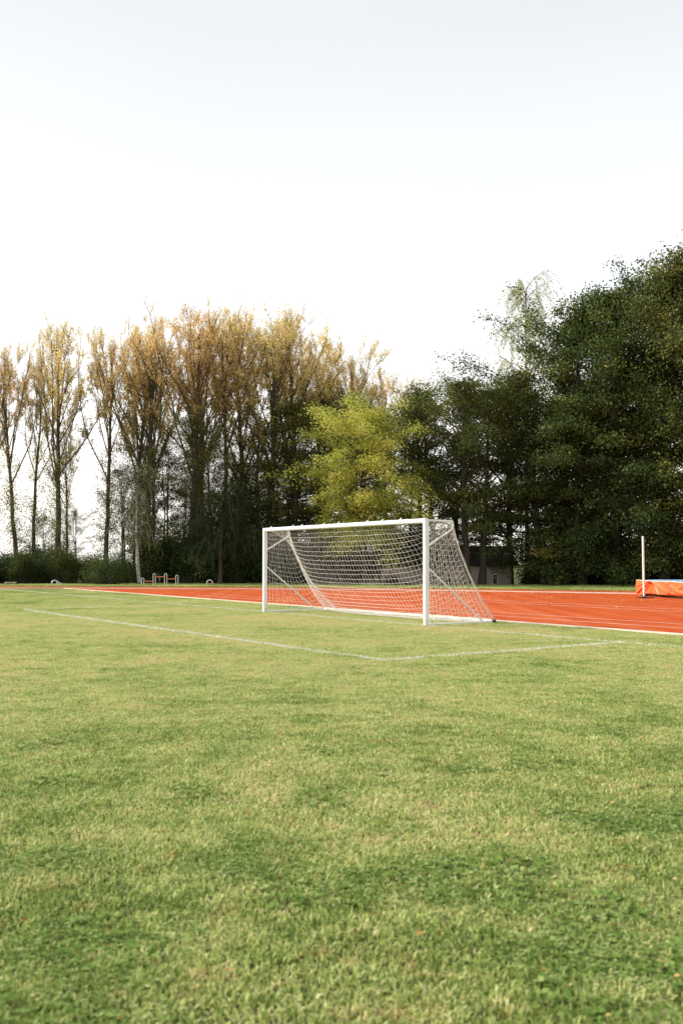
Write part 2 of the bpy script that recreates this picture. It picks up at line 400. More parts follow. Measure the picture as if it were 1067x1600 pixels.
def kerb_mesh(name, P, w, h, mat):
    P = np.asarray(P); L = offset(P, w / 2); Rr = offset(P, -w / 2); n = len(P); b = 0.012
    rows = [(Rr, 0.0), (Rr, h - b), (offset(P, -w / 2 + b), h), (offset(P, w / 2 - b), h), (L, h - b), (L, 0.0)]
    V = np.concatenate([np.column_stack([q, np.full(n, z)]) for q, z in rows])
    F = [[r_ * n + i, r_ * n + i + 1, (r_ + 1) * n + i + 1, (r_ + 1) * n + i] for r_ in range(5) for i in range(n - 1)]
    return mk(name, V, np.array(F), mat, kind='structure')
kerb_mesh('field_kerb', [kp(-0.035, s) for s in np.linspace(-16, S_L + 1.2, 60)], 0.07, 0.05, M['kerb'])
kerb_mesh('bend_kerb', far_line, 0.14, 0.06, M['kerb'])
for off, s0, s1 in ((1.62, -14, 38.6), (2.84, -14, 39.5), (7.55, -12, 33.0), (8.77, -12, 30.0)):
    ss = np.linspace(s0, s1, 40)
    strip('runway_line', [kp(off - 0.03, s) for s in ss], [kp(off + 0.03, s) for s in ss], 0.020, M['track_line'], kind='structure')

# ------------------------------------------------------------------ turf
def blades(n, w, l, area, seed, bend=0.5, wid=(0.0018, 0.0038), flat=0.0):
    g = np.random.default_rng(seed)
    P = np.column_stack([g.uniform(-area[0], area[0], n), g.uniform(-area[1], area[1], n), np.zeros(n)])
    a = g.uniform(0, 2 * np.pi, n); th = g.uniform(0, 2 * np.pi, n)
    L = l * g.uniform(0.45, 1.15, n)
    for _ in range(22):                                                # tufts and thin spots within a metre of turf
        c_ = g.uniform(-area[0], area[0], 2); rd = g.uniform(.04, .12); L = L * (1 + g.uniform(-.5, .75) * np.exp(-((P[:, :2] - c_) ** 2).sum(1) / rd ** 2))
    L = np.clip(L, 0.25 * l, 1.45 * l)
    W = g.uniform(*wid, n) * w * g.choice([1, 1, 1, 1.7], n)
    lean = bend * g.uniform(0.15, 1.3, n)
    D = np.column_stack([np.cos(th), np.sin(th), np.zeros(n)]); S = np.column_stack([np.cos(a), np.sin(a), np.zeros(n)])
    up = np.array([0, 0, 1.0])
    mid = P + up * (L * 0.55)[:, None] + D * (L * lean * 0.3)[:, None]
    tip = P + up * (L * (1 - 0.35 * lean))[:, None] + D * (L * lean * 0.95)[:, None]
    s = S * W[:, None]
    V = np.stack([P - s, P + s, mid + s * 0.8, mid - s * 0.8, tip], 1).reshape(-1, 3)
    b = np.arange(n)[:, None] * 5
    T = np.concatenate([b + [0, 1, 2], b + [0, 2, 3], b + [3, 2, 4]])
    return V, T, np.repeat(g.uniform(0, 1, n), 5)

def instancer(name, tiles, pts, rot, scl, pick, mat):
    """one object: its mesh holds the sward tiles plus loose points; nodes lay the tiles on the points"""
    Vs = []; Fs = []; A = []; R = []; n = 0
    for k, (V, T, rn) in enumerate(tiles):
        Vs.append(V); Fs.append(T + n); A.append(np.full(len(V), k)); R.append(rn); n += len(V)
    Vs.append(pts); A.append(np.full(len(pts), -1)); z = n
    V = np.concatenate(Vs); tid = np.concatenate(A).astype(np.int32)
    pad = lambda v: np.concatenate([np.zeros(z), v]).astype(np.float32)
    o = mk(name, V, np.concatenate(Fs), mat, kind='stuff', attr={
        'tid': tid, 'rnd': np.concatenate(R + [np.zeros(len(pts))]).astype(np.float32),
        'rotz': pad(rot), 'scl': pad(scl), 'pick': pad(pick)})
    ng = bpy.data.node_groups.new(name + '_nodes', 'GeometryNodeTree')
    ng.interface.new_socket('Geometry', in_out='INPUT', socket_type='NodeSocketGeometry')
    ng.interface.new_socket('Geometry', in_out='OUTPUT', socket_type='NodeSocketGeometry')
    gi = N(ng, 'NodeGroupInput'); go = N(ng, 'NodeGroupOutput'); jn = N(ng, 'GeometryNodeJoinGeometry')
    def nattr(nm, ty):
        a = N(ng, 'GeometryNodeInputNamedAttribute', data_type=ty); a.inputs['Name'].default_value = nm; return a.outputs['Attribute']
    def cmpi(sock, k, ty='INT'):
        c_ = N(ng, 'FunctionNodeCompare', data_type=ty, operation='EQUAL')
        ins = [i for i in c_.inputs if i.enabled]
        ng.links.new(sock, ins[0]); ins[1].default_value = k
        if ty == 'FLOAT': ins[2].default_value = 0.1
        return c_.outputs[0]
    def sep(k):
        s = N(ng, 'GeometryNodeSeparateGeometry', domain='POINT')
        ng.links.new(gi.outputs[0], s.inputs[0]); ng.links.new(cmpi(nattr('tid', 'INT'), k), s.inputs[1]); return s.outputs[0]
    P = sep(-1)
    cx = N(ng, 'ShaderNodeCombineXYZ'); ng.links.new(nattr('rotz', 'FLOAT'), cx.inputs[2])
    sc = N(ng, 'ShaderNodeCombineXYZ'); sc.inputs[0].default_value = 1; sc.inputs[1].default_value = 1; ng.links.new(nattr('scl', 'FLOAT'), sc.inputs[2])
    for k in range(len(tiles)):
        ip = N(ng, 'GeometryNodeInstanceOnPoints')
        ng.links.new(P, ip.inputs['Points']); ng.links.new(cmpi(nattr('pick', 'FLOAT'), float(k), 'FLOAT'), ip.inputs['Selection'])
        ng.links.new(sep(k), ip.inputs['Instance']); ng.links.new(cx.outputs[0], ip.inputs['Rotation']); ng.links.new(sc.outputs[0], ip.inputs['Scale'])
        ng.links.new(ip.outputs[0], jn.inputs[0])
    ng.links.new(jn.outputs[0], go.inputs[0])
    mod = o.modifiers.new('turf', 'NODES'); mod.node_group = ng
    return o

def fnoise(x, y, s, o=0.0): return np.array([mnoise.noise(Vector((a * s + o, b * s - o, o))) for a, b in zip(x, y)])
def in_view(P, m=5.0):
    return (abs(P[:, 0]) < P[:, 1] * 0.372 + m) & (P[:, 1] > 1.3)
# field tiles: 1 m squares lined up with the kerb
TS = 1.0
cells = []
for i in range(0, 64):
    for j in range(-30, 75):
        q = kp(-0.07 - TS * (i + 0.5), TS * (j + 0.5)); cells.append(q)
cells = np.array(cells); cells = cells[in_view(cells)]
fl_y = np.interp(cells[:, 0], far_line[:, 0], far_line[:, 1])
cells = cells[cells[:, 1] < fl_y - 0.62]
ka = math.atan2(KN[1], KN[0])
tiles = [blades(9500, 1.15, 0.034, (0.5, 0.5), 11 + k, 1.25) for k in range(4)]
n = len(cells); g = np.random.default_rng(3)
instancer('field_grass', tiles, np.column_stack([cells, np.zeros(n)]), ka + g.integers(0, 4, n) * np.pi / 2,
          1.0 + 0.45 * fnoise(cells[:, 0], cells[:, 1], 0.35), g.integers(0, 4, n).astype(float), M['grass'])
# verge beyond the bend
cells = np.array([(x, y) for x in np.arange(-34, 32, 1.0) for y in np.arange(40, 66, 1.0)])
oy = np.interp(cells[:, 0], outer_edge[:, 0], outer_edge[:, 1])
cells = cells[(cells[:, 1] > oy + 0.45) & in_view(cells, 8)]
n = len(cells)
vt = [blades(3500, 2.2, 0.075, (0.5, 0.5), 31 + k, 0.7) for k in range(2)]
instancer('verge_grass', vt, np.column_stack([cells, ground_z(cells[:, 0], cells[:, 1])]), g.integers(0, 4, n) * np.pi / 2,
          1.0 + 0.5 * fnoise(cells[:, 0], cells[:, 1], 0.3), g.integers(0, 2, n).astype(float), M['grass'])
# clover and broad weeds in patches, thickest near, partly to paint in foreground shade
def clover_tile(n, area, seed, size):
    g = np.random.default_rng(seed); Vs = []; Fs = []; R = []; k = 0
    for i in range(n):
        c = np.array([g.uniform(-area, area), g.uniform(-area, area), g.uniform(0.012, 0.032)]); s = size * g.uniform(0.6, 1.3)
        a0 = g.uniform(0, 6.28); rn = g.uniform()
        for q in range(3):
            a = a0 + q * 2.094; u = np.array([math.cos(a), math.sin(a), g.uniform(-0.2, 0.5)]); v = np.array([-math.sin(a), math.cos(a), g.uniform(-.3, .3)])
            P = [c, c + u * s * .55 + v * s * .48, c + u * s * 1.05 + v * s * .28, c + u * s * 1.05 - v * s * .28, c + u * s * .55 - v * s * .48]
            Vs += P; Fs += [(k, k + 1, k + 2), (k, k + 2, k + 3), (k, k + 3, k + 4)]; k += 5; R += [rn] * 5
    return np.array(Vs), np.array(Fs), np.array(R)
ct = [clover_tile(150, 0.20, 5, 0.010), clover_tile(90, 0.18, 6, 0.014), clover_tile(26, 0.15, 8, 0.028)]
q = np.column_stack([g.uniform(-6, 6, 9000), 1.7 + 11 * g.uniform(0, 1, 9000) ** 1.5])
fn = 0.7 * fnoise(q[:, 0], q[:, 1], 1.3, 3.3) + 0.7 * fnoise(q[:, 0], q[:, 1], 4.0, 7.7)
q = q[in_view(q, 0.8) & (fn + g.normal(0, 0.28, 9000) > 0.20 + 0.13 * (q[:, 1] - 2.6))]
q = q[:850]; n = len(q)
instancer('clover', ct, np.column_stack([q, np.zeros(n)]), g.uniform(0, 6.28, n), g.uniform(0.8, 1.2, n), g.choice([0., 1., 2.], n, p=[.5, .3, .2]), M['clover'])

# painted field lines: whitened blades over a chalky strip
def field_line(name, a, b, w, dens, seed, skip=0.0):
    a = np.array(a); b = np.array(b); L = np.linalg.norm(b - a); u = (b - a) / L; v = np.array([-u[1], u[0]])
    n = int(L * w * dens); V, T, rn = blades(n, 1.25, 0.050, (0.5, 0.5), seed, 0.6)
    g = np.random.default_rng(seed + 1)
    s = g.uniform(0, L, n); o = g.normal(0, w * 0.30, n)
    wob = 0.012 * np.sin(s * 2.1 + seed) + 0.008 * np.sin(s * 5.3)
    base = a + np.outer(s, u) + np.outer(o + wob, v)
    V = V.reshape(n, 5, 3); old = (V[:, 0] + V[:, 1]) / 2
    V[:, :, :2] += (base - old[:, :2])[:, None, :]
    keep = np.ones(n, bool)
    if skip > 0: keep = g.uniform(0, 1, n) > skip * (0.5 + 1.2 * fnoise(base[:, 0], base[:, 1], 1.2, 2.0)) 
    idx = np.where(keep)[0]; V = V[idx]; rn = rn.reshape(n, 5)[idx].ravel(); m_ = len(idx)
    bb = np.arange(m_)[:, None] * 5
    T = np.concatenate([bb + [0, 1, 2], bb + [0, 2, 3], bb + [3, 2, 4]])
    return mk(name, V.reshape(-1, 3), T, M['line_paint'], kind='structure', attr={'rnd': rn.astype(np.float32)})
S_ = GR - d * 5.56; Cc = S_ + nf * 5.52; A_ = Cc + d * (7.44 + 11.1); B_ = A_ - nf * 5.52
field_line('goal_area_line', Cc, A_, 0.10, 5200, 41, 0.2)
field_line('goal_area_side_line', Cc, S_, 0.10, 5200, 43, 0.25)
field_line('goal_area_side_line', A_, B_, 0.10, 3000, 45, 0.6)
field_line('goal_line', GR - d * 13.5, GL + d * 29, 0.085, 4200, 47, 0.35)

# dead leaves scattered on turf and running surface
def leaf_scatter(name, P, size, seed, z):
    g = np.random.default_rng(seed); n = len(P); a = g.uniform(0, 6.28, n); s = size * g.uniform(0.5, 1.3, n)
    u = np.column_stack([np.cos(a), np.sin(a), g.uniform(-.4, .4, n)]) * s[:, None]; v = np.column_stack([-np.sin(a), np.cos(a), g.uniform(-.4, .4, n)]) * (s * .62)[:, None]
    c = np.column_stack([P, np.full(n, z) + g.uniform(0, 0.012, n)])
    up = np.array([0, 0, 1.]) * (s * 0.35)[:, None]
    V = np.stack([c - u + up, c - u * .3 + v + up * .4, c + u * .5 + v * .8, c + u * 1.1 + up, c + u * .5 - v * .8, c - u * .3 - v + up * .4, c], 1).reshape(-1, 3)
    b = np.arange(n)[:, None] * 7
    F = np.concatenate([b + [6, i, (i + 1) % 6] for i in range(6)])
    return mk(name, V, F, M['dry_leaf'], kind='stuff', attr={'rnd': np.repeat(g.uniform(0, 1, n), 7).astype(np.float32)})
q = np.column_stack([g.uniform(-9, 9, 1400), 2.2 + 22 * g.uniform(0, 1, 1400) ** 1.3]); q = q[in_view(q, 0.5) & (q @ KN < K0 - .2)][:900]
leaf_scatter('fallen_leaves', q, 0.012, 5, 0.026)
q = np.array([kp(g.uniform(0.1, 27) if g.uniform() < .8 else g.uniform(0.05, .5), g.uniform(-12, 40)) for _ in range(2600)])
fy = np.interp(q[:, 0], far_line[:, 0], far_line[:, 1]); q = q[(q[:, 1] < fy) & in_view(q, 2)]
w_ = np.clip((q @ KN - K0) / 20, 0.05, 1); q = q[g.uniform(0, 1, len(q)) < w_ * (0.3 + 0.7 * (q[:, 0] > 2))]
leaf_scatter('fallen_leaves', q, 0.05, 6, 0.016)

# ------------------------------------------------------------------ trees
class Skel:
    def __init__(s): s.seg = []
    def path(s, pts, r, sides):
        for i in range(len(pts) - 1): s.seg.append((pts[i], pts[i + 1], r[i], r[i + 1], sides))
def prisms(seg):
    """vectorised tubes for many segments"""
    Vs = []; Fs = []; n = 0
    for sides in sorted({s[4] for s in seg}):
        S = [s for s in seg if s[4] == sides]
        A = np.array([s[0] for s in S]); B = np.array([s[1] for s in S]); ra = np.array([s[2] for s in S]); rb = np.array([s[3] for s in S])
        T = B - A; T /= np.linalg.norm(T, axis=1)[:, None] + 1e-9
        ref = np.array([0.30, 0.95, 0.08]); a = np.cross(T, ref); a /= np.linalg.norm(a, axis=1)[:, None] + 1e-9; b = np.cross(T, a)
        an = np.linspace(0, 2 * np.pi, sides, endpoint=False)
        ring = np.cos(an)[None, :, None] * a[:, None] + np.sin(an)[None, :, None] * b[:, None]
        VA = A[:, None] + ring * ra[:, None, None]; VB = B[:, None] + ring * rb[:, None, None]
        V = np.concatenate([VA, VB], 1).reshape(-1, 3); m = len(S)
        base = n + np.arange(m)[:, None] * 2 * sides
        for k in range(sides):
            k2 = (k + 1) % sides; Fs.append(base + [k, k2, sides + k2, sides + k])
        Vs.append(V); n += len(V)
    return np.concatenate(Vs), np.concatenate(Fs)
def leafquads(c, size, g, up=0.5, outward=None, aspect=0.6, droop=0.0):
    n = len(c); s = size * g.uniform(0.6, 1.3, n)
    nr = g.normal(0, 1, (n, 3)); nr /= np.linalg.norm(nr, axis=1)[:, None]
    nr = nr * (1 - up) + np.array([0, 0, 1.]) * up
    if outward is not None: nr += outward * 0.5
    nr /= np.linalg.norm(nr, axis=1)[:, None] + 1e-9
    t_ = g.normal(0, 1, (n, 3)); t_[:, 2] -= droop
    u = t_ - nr * (t_ * nr).sum(1)[:, None]; u /= np.linalg.norm(u, axis=1)[:, None] + 1e-9
    v = np.cross(nr, u)
    u *= s[:, None]; v *= (s * aspect)[:, None]
    V = np.stack([c - u * .5, c + v * .5 + u * .05, c + u * .5, c - v * .5 + u * .05], 1).reshape(-1, 3)
    F = np.arange(n)[:, None] * 4 + np.array([0, 1, 2, 3])
    return V, F
def unit(v): return v / (np.linalg.norm(v) + 1e-9)

def build_tree(name, trunk_seg, branch_seg, LV, LF, rnd, tint, bark, leafm):
    root = empty(name)
    V, F = prisms(trunk_seg); mk('trunk', V, F, M[bark], root, smooth=True)
    if branch_seg: V, F = prisms(branch_seg); mk('branches', V, F, M[bark], root)
    mk('crown', LV, LF, M[leafm], root, attr={'rnd': rnd.astype(np.float32), 'tint': np.clip(tint, 0, 1).astype(np.float32)})
    return root

def poplar(seed, H=20, r0=0.30, fork=0.38, nl=22, lean=(0, 0), spread=0.34, leafn=1.0, bark='bark_poplar'):
    g = np.random.default_rng(seed); tr = []; br = []; LC = []; LT = []
    npt = 14; zs = np.linspace(0, H * 0.93, npt)
    wob = np.cumsum(g.normal(0, 0.10, (npt, 2)), 0) * np.linspace(0.3, 1, npt)[:, None]
    tp = np.column_stack([lean[0] * zs + wob[:, 0] - wob[0, 0], lean[1] * zs + wob[:, 1] - wob[0, 1], zs - 0.3])
    rr = r0 * (1 - zs / (H * 1.0)) ** 0.85 + 0.015; rr[0] *= 1.35
    for i in range(npt - 1): tr.append((tp[i], tp[i + 1], rr[i], rr[i + 1], 9))
    def at(z): return np.array([np.interp(z, zs, tp[:, k]) for k in range(3)])
    def limb(p, dirv, L, r, lvl, zt):
        k = 6 if lvl == 0 else (4 if lvl == 1 else 3); pts = [p]; dv = unit(dirv); up = np.array([0, 0, 1.])
        for i in range(k):
            dv = unit(dv + up * (0.045 if lvl == 0 else 0.12) + g.normal(0, 0.085, 3)); pts.append(pts[-1] + dv * L / k)
        rad = np.linspace(r, max(0.006, r * 0.22), k + 1)
        dst = tr if lvl == 0 else br
        for i in range(k): dst.append((pts[i], pts[i + 1], rad[i], rad[i + 1], (6, 4, 3)[lvl]))
        return pts, rad
    az = g.uniform(0, 6.28)
    for i in range(nl):
        f = (i + g.uniform(0, 0.8)) / nl; z = H * (fork + (0.86 - fork) * f ** 0.9); az += 2.4 + g.normal(0, 0.4)
        tilt = g.uniform(0.6, 1.3) * (spread * 1.25 * (1.3 - 0.45 * f))
        dv = np.array([math.cos(az) * math.sin(tilt), math.sin(az) * math.sin(tilt), math.cos(tilt)])
        L = (H * 1.0 - z) * g.uniform(0.5, 1.0) + 1.0
        pts, rad = limb(at(z), dv, L, max(0.025, r0 * 0.30 * (1 - 0.65 * f)), 0, z)
        for j in range(int(3 + L * 1.15)):
            u = g.uniform(0.22, 1.0); k = min(int(u * 6), 5); p = pts[k] + (pts[k + 1] - pts[k]) * (u * 6 - k)
            dv2 = unit(pts[k + 1] - pts[k]) * 1.0 + g.normal(0, 0.62, 3) + [0, 0, .15]
            L2 = g.uniform(0.7, 2.3) * (1.15 - u * 0.5)
            p2, _ = limb(p, dv2, L2, 0.015, 1, z); dns = g.choice([0.25, 0.8, 1.3, 2.2])
            for m_ in range(int(3 + L2 * 3.2)):
                u2 = g.uniform(0.15, 1.0); k2 = min(int(u2 * 4), 3); pp = p2[k2] + (p2[k2 + 1] - p2[k2]) * (u2 * 4 - k2)
                dv3 = unit(p2[k2 + 1] - p2[k2]) + g.normal(0, 0.42, 3) + [0, 0, .35]; L3 = g.uniform(0.35, 1.0)
                p3, _ = limb(pp, dv3, L3, 0.0065, 2, z)
                hf = p3[-1][2] / H
                nlv = 1 + int(dns * leafn * g.uniform(5, 13) * (1.0 if hf < 0.9 else 0.75))
                tt = g.uniform(0.1, 1.05, nlv)
                base = np.array([p3[0] + (p3[3] - p3[0]) * q_ for q_ in tt]) + g.normal(0, 0.09, (nlv, 3))
                LC.append(base); LT.append(np.full(nlv, np.clip((hf - 0.24) * 1.55 + g.normal(0, 0.10), 0, 1)))  # gold rises with height: low sun on the tops put into leaf colour
    # leafy shoots low on the trunk
    for i in range(int(60 * leafn)):
        z = H * g.uniform(0.08, fork + 0.14); a = g.uniform(0, 6.28); dv = np.array([math.cos(a), math.sin(a), g.uniform(0.1, 1.0)])
        pts, _ = limb(at(z), dv, g.uniform(0.6, 2.2), 0.02, 1, z)
        for k in range(1, 5):
            nlv = int(g.integers(10, 30)); LC.append(pts[k] + g.normal(0, 0.27, (nlv, 3))); LT.append(np.full(nlv, np.clip(z / H * 0.75 + g.normal(0.05, .08), 0, 1)))
    c = np.concatenate(LC); tint = np.concatenate(LT)
    LV, LF = leafquads(c, 0.130, g, up=0.15, aspect=0.62)
    return build_tree('poplar_tree', tr, br, LV, LF, np.repeat(g.uniform(0, 1, len(c)), 4), np.repeat(tint, 4), bark, 'leaf_poplar')

def broadleaf(seed, H=18, Rm=4.5, r0=0.3, nl=90, low=0.08, leafm='leaf_dark', name='broadleaf_tree', size=0.155, per=33, shape=0.5, droop=0.25,
              tintb=0.35, trunks=1, taper=1.0, spray=0.42, lit_top_tint=0.35):
    g = np.random.default_rng(seed); tr = []; br = []; LC = []; LT = []; LO = []
    npt = 10; zs = np.linspace(0, H * 0.93, npt)
    stems = []
    for q in range(trunks):
        wob = np.cumsum(g.normal(0, 0.09, (npt, 2)), 0); off = g.normal(0, 0.35 if trunks > 1 else 0, 2); le = g.normal(0, 0.05 if trunks > 1 else 0.01, 2)
        tp = np.column_stack([wob[:, 0] + off[0] + le[0] * zs, wob[:, 1] + off[1] + le[1] * zs, zs - 0.3])
        rr = r0 * (1 - zs / H) ** 0.9 + 0.02; rr[0] *= 1.3; stems.append(tp)
        for i in range(npt - 1): tr.append((tp[i], tp[i + 1], rr[i], rr[i + 1], 8))
    az = 0.0
    lump = g.uniform(0.72, 1.22, 24)
    for i in range(nl):
        f = (i + g.uniform(0, 1)) / nl; zf = low + (0.97 - low) * f; z = H * zf; az += 2.399 + g.normal(0, 0.25)
        x = (zf - low) / (1 - low); prof = (math.sin(math.pi * min(1, x * (1 - shape) + shape * 0.62)) ** 0.65) * (1 - x ** 5) ** 0.8 if x > 0.02 else 0.75
        if x > 0.55: prof *= (1 - ((x - 0.55) / 0.45) ** 2 * 0.62) * taper
        Lh = Rm * max(0.14, prof) * g.uniform(0.62, 1.12) * lump[int((az % 6.283) / 6.283 * 12) + (12 if x > .5 else 0)]
        tp = stems[i % trunks]; p = np.array([np.interp(z, zs, tp[:, k]) for k in range(3)])
        el = 0.9 * x + 0.34 + g.normal(0, .23); dv = np.array([math.cos(az) * math.cos(el), math.sin(az) * math.cos(el), math.sin(el)])
        k = 6; pts = [p]; L = Lh / max(0.45, math.cos(el) * 1.0)
        L = min(L, Lh * 1.6)
        for j in range(k):
            dv = unit(dv + np.array([0, 0, -droop * 0.38 * (1.25 - x)]) + g.normal(0, 0.07, 3)); pts.append(pts[-1] + dv * L / k)
        pts = np.array(pts); pts[:, 2] = np.maximum(pts[:, 2], 0.25)
        rad = np.linspace(max(.02, r0 * 0.32 * (1 - .6 * x)), 0.012, k + 1)
        for j in range(k): tr.append((pts[j], pts[j + 1], rad[j], rad[j + 1], 5)) if j < 2 else br.append((pts[j], pts[j + 1], rad[j], rad[j + 1], 4))
        hang = g.normal(0, 0.13)
        nsub = int(4 + Lh * 1.5)
        for s_ in range(nsub + 1):
            u = 1.0 if s_ == nsub else g.uniform(0.28, 1.0); kk_ = min(int(u * k), k - 1); pp = pts[kk_] + (pts[kk_ + 1] - pts[kk_]) * (u * k - kk_)
            dd = unit(pts[kk_ + 1] - pts[kk_]); side = np.cross(dd, [0, 0, 1.]); side = unit(side) * g.choice([-1, 1])
            d2 = unit(dd * 0.8 + side * g.uniform(0.3, 1.0) + np.array([0, 0, g.normal(0.0, .42)])) if s_ < nsub else dd
            L2 = g.uniform(0.35, 1.0) * (0.45 + 0.20 * Lh); e_ = pp + d2 * L2 + [0, 0, -droop * 0.5 * L2]
            br.append((pp, e_, 0.014, 0.005, 3))
            nsp = max(2, int(L2 / 0.36))
            for w in range(nsp):
                c0 = pp + (e_ - pp) * ((w + 1) / nsp); nlv = int(per * g.uniform(0.6, 1.4))
                o = g.normal(0, 1, (nlv, 3)); rad_ = np.hypot(o[:, 0], o[:, 1])
                o = o * [spray, spray, spray * 0.46]; o[:, 2] -= 0.16 * rad_ * droop * 2
                LC.append(c0 + o); LT.append(np.full(nlv, tintb + hang * 1.2 + g.normal(0, .12) + lit_top_tint * max(0, x - .55) * 1.2))  # upper crown tinted lighter, sunlit tips painted into the leaves
                ov = np.array([dd[0], dd[1], 0.1]); LO.append(np.tile(ov, (nlv, 1)))
    c = np.concatenate(LC); tint = np.concatenate(LT); ov = np.concatenate(LO)
    ok = c[:, 2] > 0.05; c, tint, ov = c[ok], tint[ok], ov[ok]
    LV, LF = leafquads(c, size, g, up=0.38, outward=ov, aspect=0.66, droop=droop)
    return build_tree(name, tr, br, LV, LF, np.repeat(g.uniform(0, 1, len(c)), 4), np.repeat(tint, 4), 'bark_dark' if 'birch' not in name else 'bark_birch', leafm)

def weeper(seed, H, Rm, name, leafm, bark, r0=0.16, nl=34, strands=9, size=0.10, dens=1.0, low=0.35, tintb=0.4):
    """birch / willow: fine branches hanging in strings"""
    g = np.random.default_rng(seed); tr = []; br = []; LC = []; LT = []
    npt = 10; zs = np.linspace(0, H * 0.96, npt); wob = np.cumsum(g.normal(0, 0.045, (npt, 2)), 0)
    tp = np.column_stack([wob - wob[0], zs - 0.3]); rr = r0 * (1 - zs / H) ** 0.8 + 0.015
    for i in range(npt - 1): tr.append((tp[i], tp[i + 1], rr[i], rr[i + 1], 8))
    az = 0
    for i in range(nl):
        f = (i + g.uniform()) / nl; z = H * (low + (0.96 - low) * f); az += 2.4 + g.normal(0, .3); el = 0.75 + .35 * f
        dv = np.array([math.cos(az) * math.cos(el), math.sin(az) * math.cos(el), math.sin(el)]); L = Rm * (1.25 - f * 0.75) * g.uniform(.6, 1.2)
        p = np.array([np.interp(z, zs, tp[:, k]) for k in range(3)]); pts = [p]
        for j in range(5):
            dv = unit(dv + [0, 0, -0.16] + g.normal(0, .08, 3)); pts.append(pts[-1] + dv * L / 5)
        for j in range(5): br.append((pts[j], pts[j + 1], .04 - j * .006, .034 - j * .006, 4))
        for s_ in range(strands):
            u = g.uniform(0.2, 1); k = min(int(u * 5), 4); q = pts[k] + (pts[k + 1] - pts[k]) * (u * 5 - k); dl = unit(pts[k + 1] - pts[k]) * .6 + g.normal(0, .45, 3)
            LL = g.uniform(0.8, 2.2); st = [q]
            for j in range(5):
                dl = unit(dl + [0, 0, -0.55]); st.append(st[-1] + dl * LL / 5)
            st = np.array(st); st[:, 2] = np.maximum(st[:, 2], .2)
            for j in range(5): br.append((st[j], st[j + 1], .008, .006, 3))
            nlv = int(LL * 26 * dens); t_ = g.uniform(0, 5, nlv); ki = np.minimum(t_.astype(int), 4)
            LC.append(st[ki] + (st[ki + 1] - st[ki]) * (t_ - ki)[:, None] + g.normal(0, .075, (nlv, 3))); LT.append(np.full(nlv, tintb + g.normal(0, .14)))
    c = np.concatenate(LC); tint = np.concatenate(LT); c[:, 2] = np.maximum(c[:, 2], .1)
    LV, LF = leafquads(c, size, g, up=0.1, aspect=0.5, droop=1.5)
    return build_tree(name, tr, br, LV, LF, np.repeat(g.uniform(0, 1, len(c)), 4), np.repeat(tint, 4), bark, leafm)

def shrub(seed, W=3.0, H=2.4, D=2.0, n=9000, size=0.10, leafm='leaf_shrub', tintb=0.4, up=0.3):
    g = np.random.default_rng(seed); br = []; LC = []; LT = []
    for i in range(60):
        a = g.uniform(0, 6.28); rr_ = math.sqrt(g.uniform()) ; zz = g.uniform(.25, 1) ; sc = math.sqrt(max(.05, 1 - (zz * .9) ** 2.5))
        e_ = np.array([math.cos(a) * rr_ * W / 2 * sc, math.sin(a) * rr_ * D / 2 * sc, zz * H * g.uniform(.85, 1.12)])
        b = np.array([e_[0] * .4, e_[1] * .4, -0.1]); mid = (b + e_) / 2 + g.normal(0, .1, 3)
        br.append((b, mid, .03, .018, 4)); br.append((mid, e_, .018, .006, 4))
        nlv = n // 60
        t_ = g.uniform(0.15, 1.05, nlv)[:, None]; o = g.normal(0, 1, (nlv, 3)) * [W * .10, D * .10, H * .09]
        LC.append(mid * (1 - t_) + e_ * t_ + o); LT.append(np.full(nlv, tintb + g.normal(0, .12)))
    c = np.concatenate(LC); c[:, 2] = np.abs(c[:, 2]) + .03
    LV, LF = leafquads(c, size, g, up=up, aspect=0.6)
    root = empty('shrub'); V, F = prisms(br); mk('branches', V, F, M['bark_dark'], root)
    mk('foliage', LV, LF, M[leafm], root, attr={'rnd': np.repeat(g.uniform(0, 1, len(c)), 4).astype(np.float32), 'tint': np.clip(np.repeat(np.concatenate(LT), 4), 0, 1).astype(np.float32)})
    return root

used = set()
def place(proto, x, y, rz=0.0, s=1.0, sz=None, label=None, cat='tree', group=None, z=None, tilt=(0, 0)):
    if proto.name not in used: used.add(proto.name); o = proto
    else:
        o = proto.copy(); C.objects.link(o)
        for ch in list(proto.children):
            c_ = ch.copy(); C.objects.link(c_); c_.parent = o
    o.location = (x, y, float(ground_z(x, y)) if z is None else z); o.rotation_euler = (tilt[0], tilt[1], rz); o.scale = (s, s, sz or s)
    tag(o, label, cat, group); return o
F0 = 1437.2
def at(px, Y): return (px - 533.5) / F0 * Y                            # bearing taken from the survey, at distance Y

